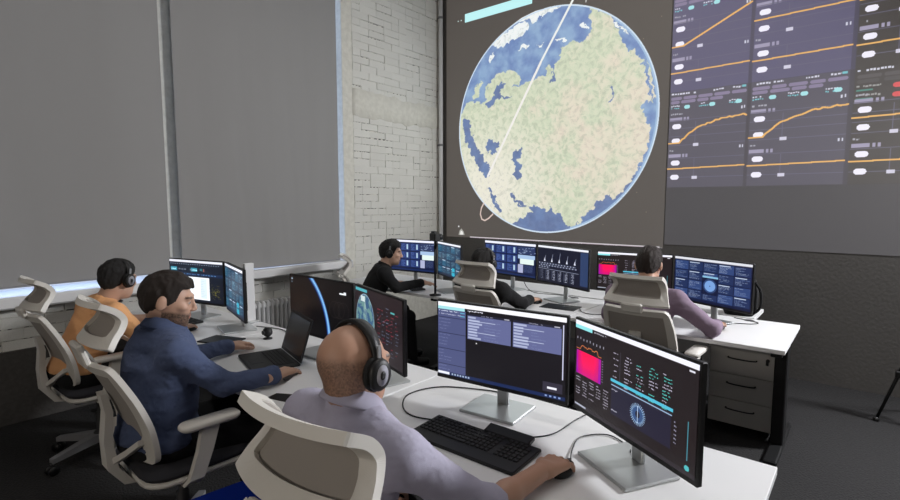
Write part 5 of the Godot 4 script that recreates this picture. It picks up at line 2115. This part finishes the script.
func build_small_things() -> void:
	keyboard("black keyboard with a raised console, before the slate-blue list monitor", Vector3(-1.05, DESK, -1.385), 0.02, 0.46, 0.19, true)
	mouse("black mouse under the bald man's hand", Vector3(-0.708, DESK, -1.425), 0.0, M.black_plastic)
	cable("thin grey mouse cable looping to the spectrum monitor's base", [Vector3(-0.712, 0.752, -1.48), Vector3(-0.75, 0.745, -1.57), Vector3(-0.77, 0.744, -1.68), Vector3(-0.70, 0.744, -1.76), Vector3(-0.61, 0.744, -1.72), Vector3(-0.58, 0.756, -1.66)], 0.0022, M.dark_grey)
	cable("black keyboard cable looping left behind the keyboard", [Vector3(-1.20, 0.75, -1.47), Vector3(-1.36, 0.744, -1.42), Vector3(-1.47, 0.744, -1.46), Vector3(-1.55, 0.744, -1.58), Vector3(-1.50, 0.744, -1.735), Vector3(-1.33, 0.744, -1.83), Vector3(-1.22, 0.744, -1.86)], 0.003)
	cable("black cable crossing the desk between the keyboard console and the monitors", [Vector3(-0.98, 0.752, -1.49), Vector3(-0.92, 0.744, -1.55), Vector3(-0.86, 0.744, -1.64), Vector3(-0.85, 0.744, -1.80), Vector3(-0.84, 0.744, -1.88)], 0.0025, M.dark_grey)
	laptop(Vector3(-2.47, DESK, -1.43), deg_to_rad(-16))
	mouse("pale mouse under the blue shirt's hand", Vector3(-2.15, DESK, -1.375), 0.1, M.grey_plastic)
	cable("black cable curling beside the blue shirt's hand", [Vector3(-2.16, 0.75, -1.435), Vector3(-2.12, 0.744, -1.52), Vector3(-2.22, 0.744, -1.60), Vector3(-2.36, 0.744, -1.66), Vector3(-2.30, 0.744, -1.76)], 0.0028)
	flat_thing("mouse_pad", "black mouse pad beside the white paper sheet", "mouse pad", Vector3(-1.93, DESK, -1.25), 0.25, Vector3(0.20, 0.003, 0.16), M.black_plastic, "pad")
	var t := thing("paper_sheet", "white paper sheet lying beside the black mouse pad, by the bald head", "paper", Vector3(-2.0, DESK, -1.36), deg_to_rad(30))
	var st := stool()
	bbox(st, Vector3(0, 0.012, 0), Vector3(0.21, 0.002, 0.297), 0.0005, Basis.from_euler(Vector3(0.08, 0, 0)))
	done(st, "sheet", M.paper, t)
	flat_thing("tablet", "black tablet lying flat by the blue shirt's left hand", "tablet", Vector3(-3.08, DESK, -1.47), 0.35, Vector3(0.24, 0.009, 0.16), M.black_plastic, "slab")
	webcam(Vector3(-2.90, DESK, -1.68))
	keyboard("black keyboard before the white document monitor", Vector3(-3.86, DESK, -1.53), 0.05, 0.44, 0.15)
	mouse("black mouse under the orange shirt's hand", Vector3(-3.50, DESK, -1.46), 0.4, M.black_plastic)
	cable("black cable trailing behind the teal monitor's base", [Vector3(-3.25, 0.744, -1.80), Vector3(-3.05, 0.744, -1.86), Vector3(-2.92, 0.744, -1.84), Vector3(-2.80, 0.744, -1.875)], 0.003)
	# upright white panel at the desk's back edge behind the teal monitor
	t = thing("upright_panel", "narrow white upright panel standing behind the teal monitor", "panel", Vector3(-3.415, DESK, -1.845), deg_to_rad(0))
	st = stool()
	bbox(st, Vector3(0, 0.215, 0), Vector3(0.03, 0.43, 0.07), 0.004)
	done(st, "board", M.white_paint, t)
	st = stool()
	bbox(st, Vector3(0, 0.006, 0), Vector3(0.10, 0.012, 0.10), 0.003)
	done(st, "foot", M.silver, t)
	# far row
	keyboard("black keyboard before the dark-haired person below the globe", Vector3(-2.50, DESK, -3.80), 0.0, 0.40, 0.14)
	mouse("black mouse under the black sleeve's hand below the globe", Vector3(-2.165, DESK, -3.79), 0.0, M.black_plastic)
	flat_thing("mouse_pad", "black mouse pad under the arrow monitor's stand", "mouse pad", Vector3(-1.93, DESK, -3.76), 0.1, Vector3(0.30, 0.004, 0.20), M.black_plastic, "pad")
	keyboard("black keyboard before the small spectrum monitor", Vector3(-1.30, DESK, -3.86), 0.0, 0.42, 0.14)
	keyboard("black keyboard before the man in black", Vector3(-3.55, DESK, -3.68), -0.5, 0.40, 0.14)
	mouse("black mouse under the mauve shirt's hand", Vector3(-0.75, DESK, -3.81), 0.0, M.black_plastic)
	cable("thin dark cable looping right of the mauve shirt's hand", [Vector3(-0.745, 0.75, -3.87), Vector3(-0.70, 0.744, -4.02), Vector3(-0.60, 0.744, -4.08), Vector3(-0.58, 0.744, -4.16), Vector3(-0.74, 0.744, -4.23)], 0.003)
	cable("black cables drooping behind the window-filled monitor", [Vector3(-2.62, 0.90, -4.26), Vector3(-2.55, 0.78, -4.25), Vector3(-2.42, 0.744, -4.2), Vector3(-2.20, 0.744, -4.24), Vector3(-1.98, 0.744, -4.2)], 0.003)
	cable("dark cable lying by the black mouse pad", [Vector3(-1.78, 0.744, -3.80), Vector3(-1.70, 0.744, -3.68), Vector3(-1.60, 0.744, -3.66), Vector3(-1.52, 0.744, -3.74)], 0.0028)
	t = thing("backpack", "black bag hanging dark behind the bright blue monitor", "bag", Vector3(-0.50, DESK, -4.42))
	st = stool(true)
	var rings: Array = []
	for e in [[0.0, 0.80, 1.0], [0.06, 1.0, 1.0], [0.18, 1.0, 0.95], [0.27, 0.85, 0.8], [0.31, 0.55, 0.5]]:
		var ring_ := PackedVector3Array()
		for v in round_rect(0.24 * e[1], 0.16 * e[2], 0.05, 4):
			ring_.append(Vector3(v.x - 0.24, e[0], v.y))
		rings.append(ring_)
	loft(st, rings)
	done(st, "body", M.black_cloth, t)
	st = stool(true)
	tube(st, smooth_path([Vector3(-0.16, 0.28, 0.02), Vector3(-0.10, 0.20, 0.04), Vector3(-0.095, 0.08, 0.05), Vector3(-0.14, 0.02, 0.04)], 5), 0.010, 8)
	done(st, "strap", M.black_cloth, t)
	camera_stand(Vector3(-3.085, DESK, -3.50))
	# tripod at the right edge of the picture
	tripod(Vector3(0.36, 0, -4.90))
	# blue box on the floor between the chairs
	t = thing("storage_box", "glossy blue plastic box on the floor beside the blue shirt's chair", "box", Vector3(-1.89, 0, -1.02), deg_to_rad(-8))
	st = stool()
	bbox(st, Vector3(0, 0.19, 0), Vector3(0.27, 0.37, 0.44), 0.02)
	done(st, "tub", M.blue_plastic, t)
	st = stool()
	bbox(st, Vector3(0, 0.385, 0), Vector3(0.30, 0.025, 0.47), 0.008)
	done(st, "lid", M.blue_plastic, t)
	for s in [-1, 1]:
		st = stool()
		bbox(st, Vector3(0.145 * s, 0.355, 0), Vector3(0.02, 0.06, 0.09), 0.005)
		done(st, "clip", M.grey_plastic, t)

func laptop(at: Vector3, turn: float) -> void:
	var t := thing("laptop", "open black laptop with a dark screen, before the blue shirt", "laptop", at, turn)
	var st := stool()
	bbox(st, Vector3(0, 0.009, 0), Vector3(0.35, 0.016, 0.24), 0.004)
	var base := done(st, "keyboard_base", M.black_plastic, t)
	var ks := stool()
	bbox(ks, Vector3.ZERO, Vector3(0.0165, 0.004, 0.0165), 0.001)
	ks.generate_normals()
	var key := ks.commit()
	for r in 5:
		for c in 15:
			put("key", key, M.black_key, base, Vector3(-0.137 + c * 0.0195, 0.0185, -0.085 + r * 0.0195))
	st = stool()
	bbox(st, Vector3(0, 0.0172, 0.068), Vector3(0.10, 0.001, 0.06), 0.0003)
	done(st, "touchpad", M.dark_grey, base)
	var b := Basis.from_euler(Vector3(-0.30, 0, 0))
	st = stool()
	bbox(st, b * Vector3(0, 0.118, 0) + Vector3(0, 0.014, -0.122), Vector3(0.35, 0.235, 0.009), 0.003, b)
	var lid := done(st, "lid", M.black_plastic, t)
	st = stool()
	bbox(st, b * Vector3(0, 0.120, 0.0048) + Vector3(0, 0.014, -0.122), Vector3(0.325, 0.20, 0.001), 0.0003, b)
	done(st, "dark_screen", plain(Color(0.03, 0.03, 0.035), 0.2), lid)

func webcam(at: Vector3) -> void:
	var t := thing("webcam", "small round black camera on a foot beside the laptop lid", "camera", at)
	var st := stool(true)
	lathe(st, [Vector2(0.001, 0.075), Vector2(0.016, 0.073), Vector2(0.028, 0.060), Vector2(0.031, 0.045), Vector2(0.028, 0.030), Vector2(0.016, 0.018), Vector2(0.004, 0.016)], 20)
	done(st, "ball", M.black_plastic, t)
	st = stool(true)
	lathe(st, [Vector2(0.028, 0.0), Vector2(0.028, 0.006), Vector2(0.010, 0.010), Vector2(0.010, 0.020)], 20)
	done(st, "foot", M.black_plastic, t)
	st = stool(true)
	tube(st, [Vector3(0.0, 0.045, 0.024), Vector3(0.0, 0.045, 0.034)], 0.014, 14)
	done(st, "lens", M.dark_grey, t)

func camera_stand(at: Vector3) -> void:
	var t := thing("camera_stand", "black camera on a thin upright stand before the man in black's monitors", "camera", at, deg_to_rad(-20))
	var st := stool(true)
	lathe(st, [Vector2(0.055, 0.0), Vector2(0.055, 0.008), Vector2(0.012, 0.016), Vector2(0.010, 0.03)], 20)
	done(st, "base", M.black_metal, t)
	st = stool(true)
	tube(st, [Vector3(0, 0.02, 0), Vector3(0, 0.52, 0)], 0.011, 10)
	done(st, "pole", M.black_metal, t)
	st = stool(true)
	tube(st, [Vector3(-0.0, 0.44, 0), Vector3(0.02, 0.49, 0.0), Vector3(0.0, 0.52, 0)], 0.016, 8)
	done(st, "clamp", M.black_metal, t)
	st = stool()
	bbox(st, Vector3(-0.005, 0.545, 0), Vector3(0.11, 0.075, 0.06), 0.008)
	bbox(st, Vector3(-0.02, 0.59, 0), Vector3(0.05, 0.02, 0.04), 0.004)
	done(st, "camera_body", M.black_plastic, t)
	st = stool(true)
	tube(st, [Vector3(-0.005, 0.545, -0.03), Vector3(-0.005, 0.545, -0.075)], 0.028, 16)
	done(st, "lens", M.black_plastic, t)

func tripod(at: Vector3) -> void:
	var t := thing("tripod", "black tripod on the dark floor by the projection wall", "tripod", at)
	var st := stool(true)
	tube(st, [Vector3(0, 0.30, 0), Vector3(0, 0.95, 0)], 0.014, 10)
	done(st, "column", M.black_metal, t)
	st = stool(true)
	tube(st, [Vector3(0, 0.72, 0), Vector3(0, 0.80, 0)], 0.035, 12)
	done(st, "collar", M.black_plastic, t)
	st = stool()
	bbox(st, Vector3(0, 0.98, 0), Vector3(0.07, 0.06, 0.07), 0.01)
	done(st, "head", M.black_plastic, t)
	for k in 3:
		var an := TAU * k / 3.0 + 2.65
		var e := Vector3(cos(an) * 0.27, 0.0, sin(an) * 0.27)
		st = stool(true)
		tube(st, [Vector3(e.x * 0.1, 0.76, e.z * 0.1), e * 0.55 + Vector3(0, 0.36, 0), e + Vector3(0, 0.012, 0)], 0.014, 8, 0.010)
		var leg := done(st, "leg", M.black_metal, t)
		st = stool()
		bbox(st, e * 0.55 + Vector3(0, 0.36, 0), Vector3(0.04, 0.05, 0.04), 0.006)
		done(st, "clamp", M.black_plastic, leg)
		st = stool(true)
		lathe(st, [Vector2(0.018, 0.0), Vector2(0.018, 0.016), Vector2(0.010, 0.03)], 10, e)
		done(st, "rubber_foot", M.black_plastic, leg)
		st = stool(true)
		tube(st, [Vector3(0, 0.34, 0), e * 0.55 + Vector3(0, 0.36, 0)], 0.006, 6)
		done(st, "brace", M.black_metal, t)
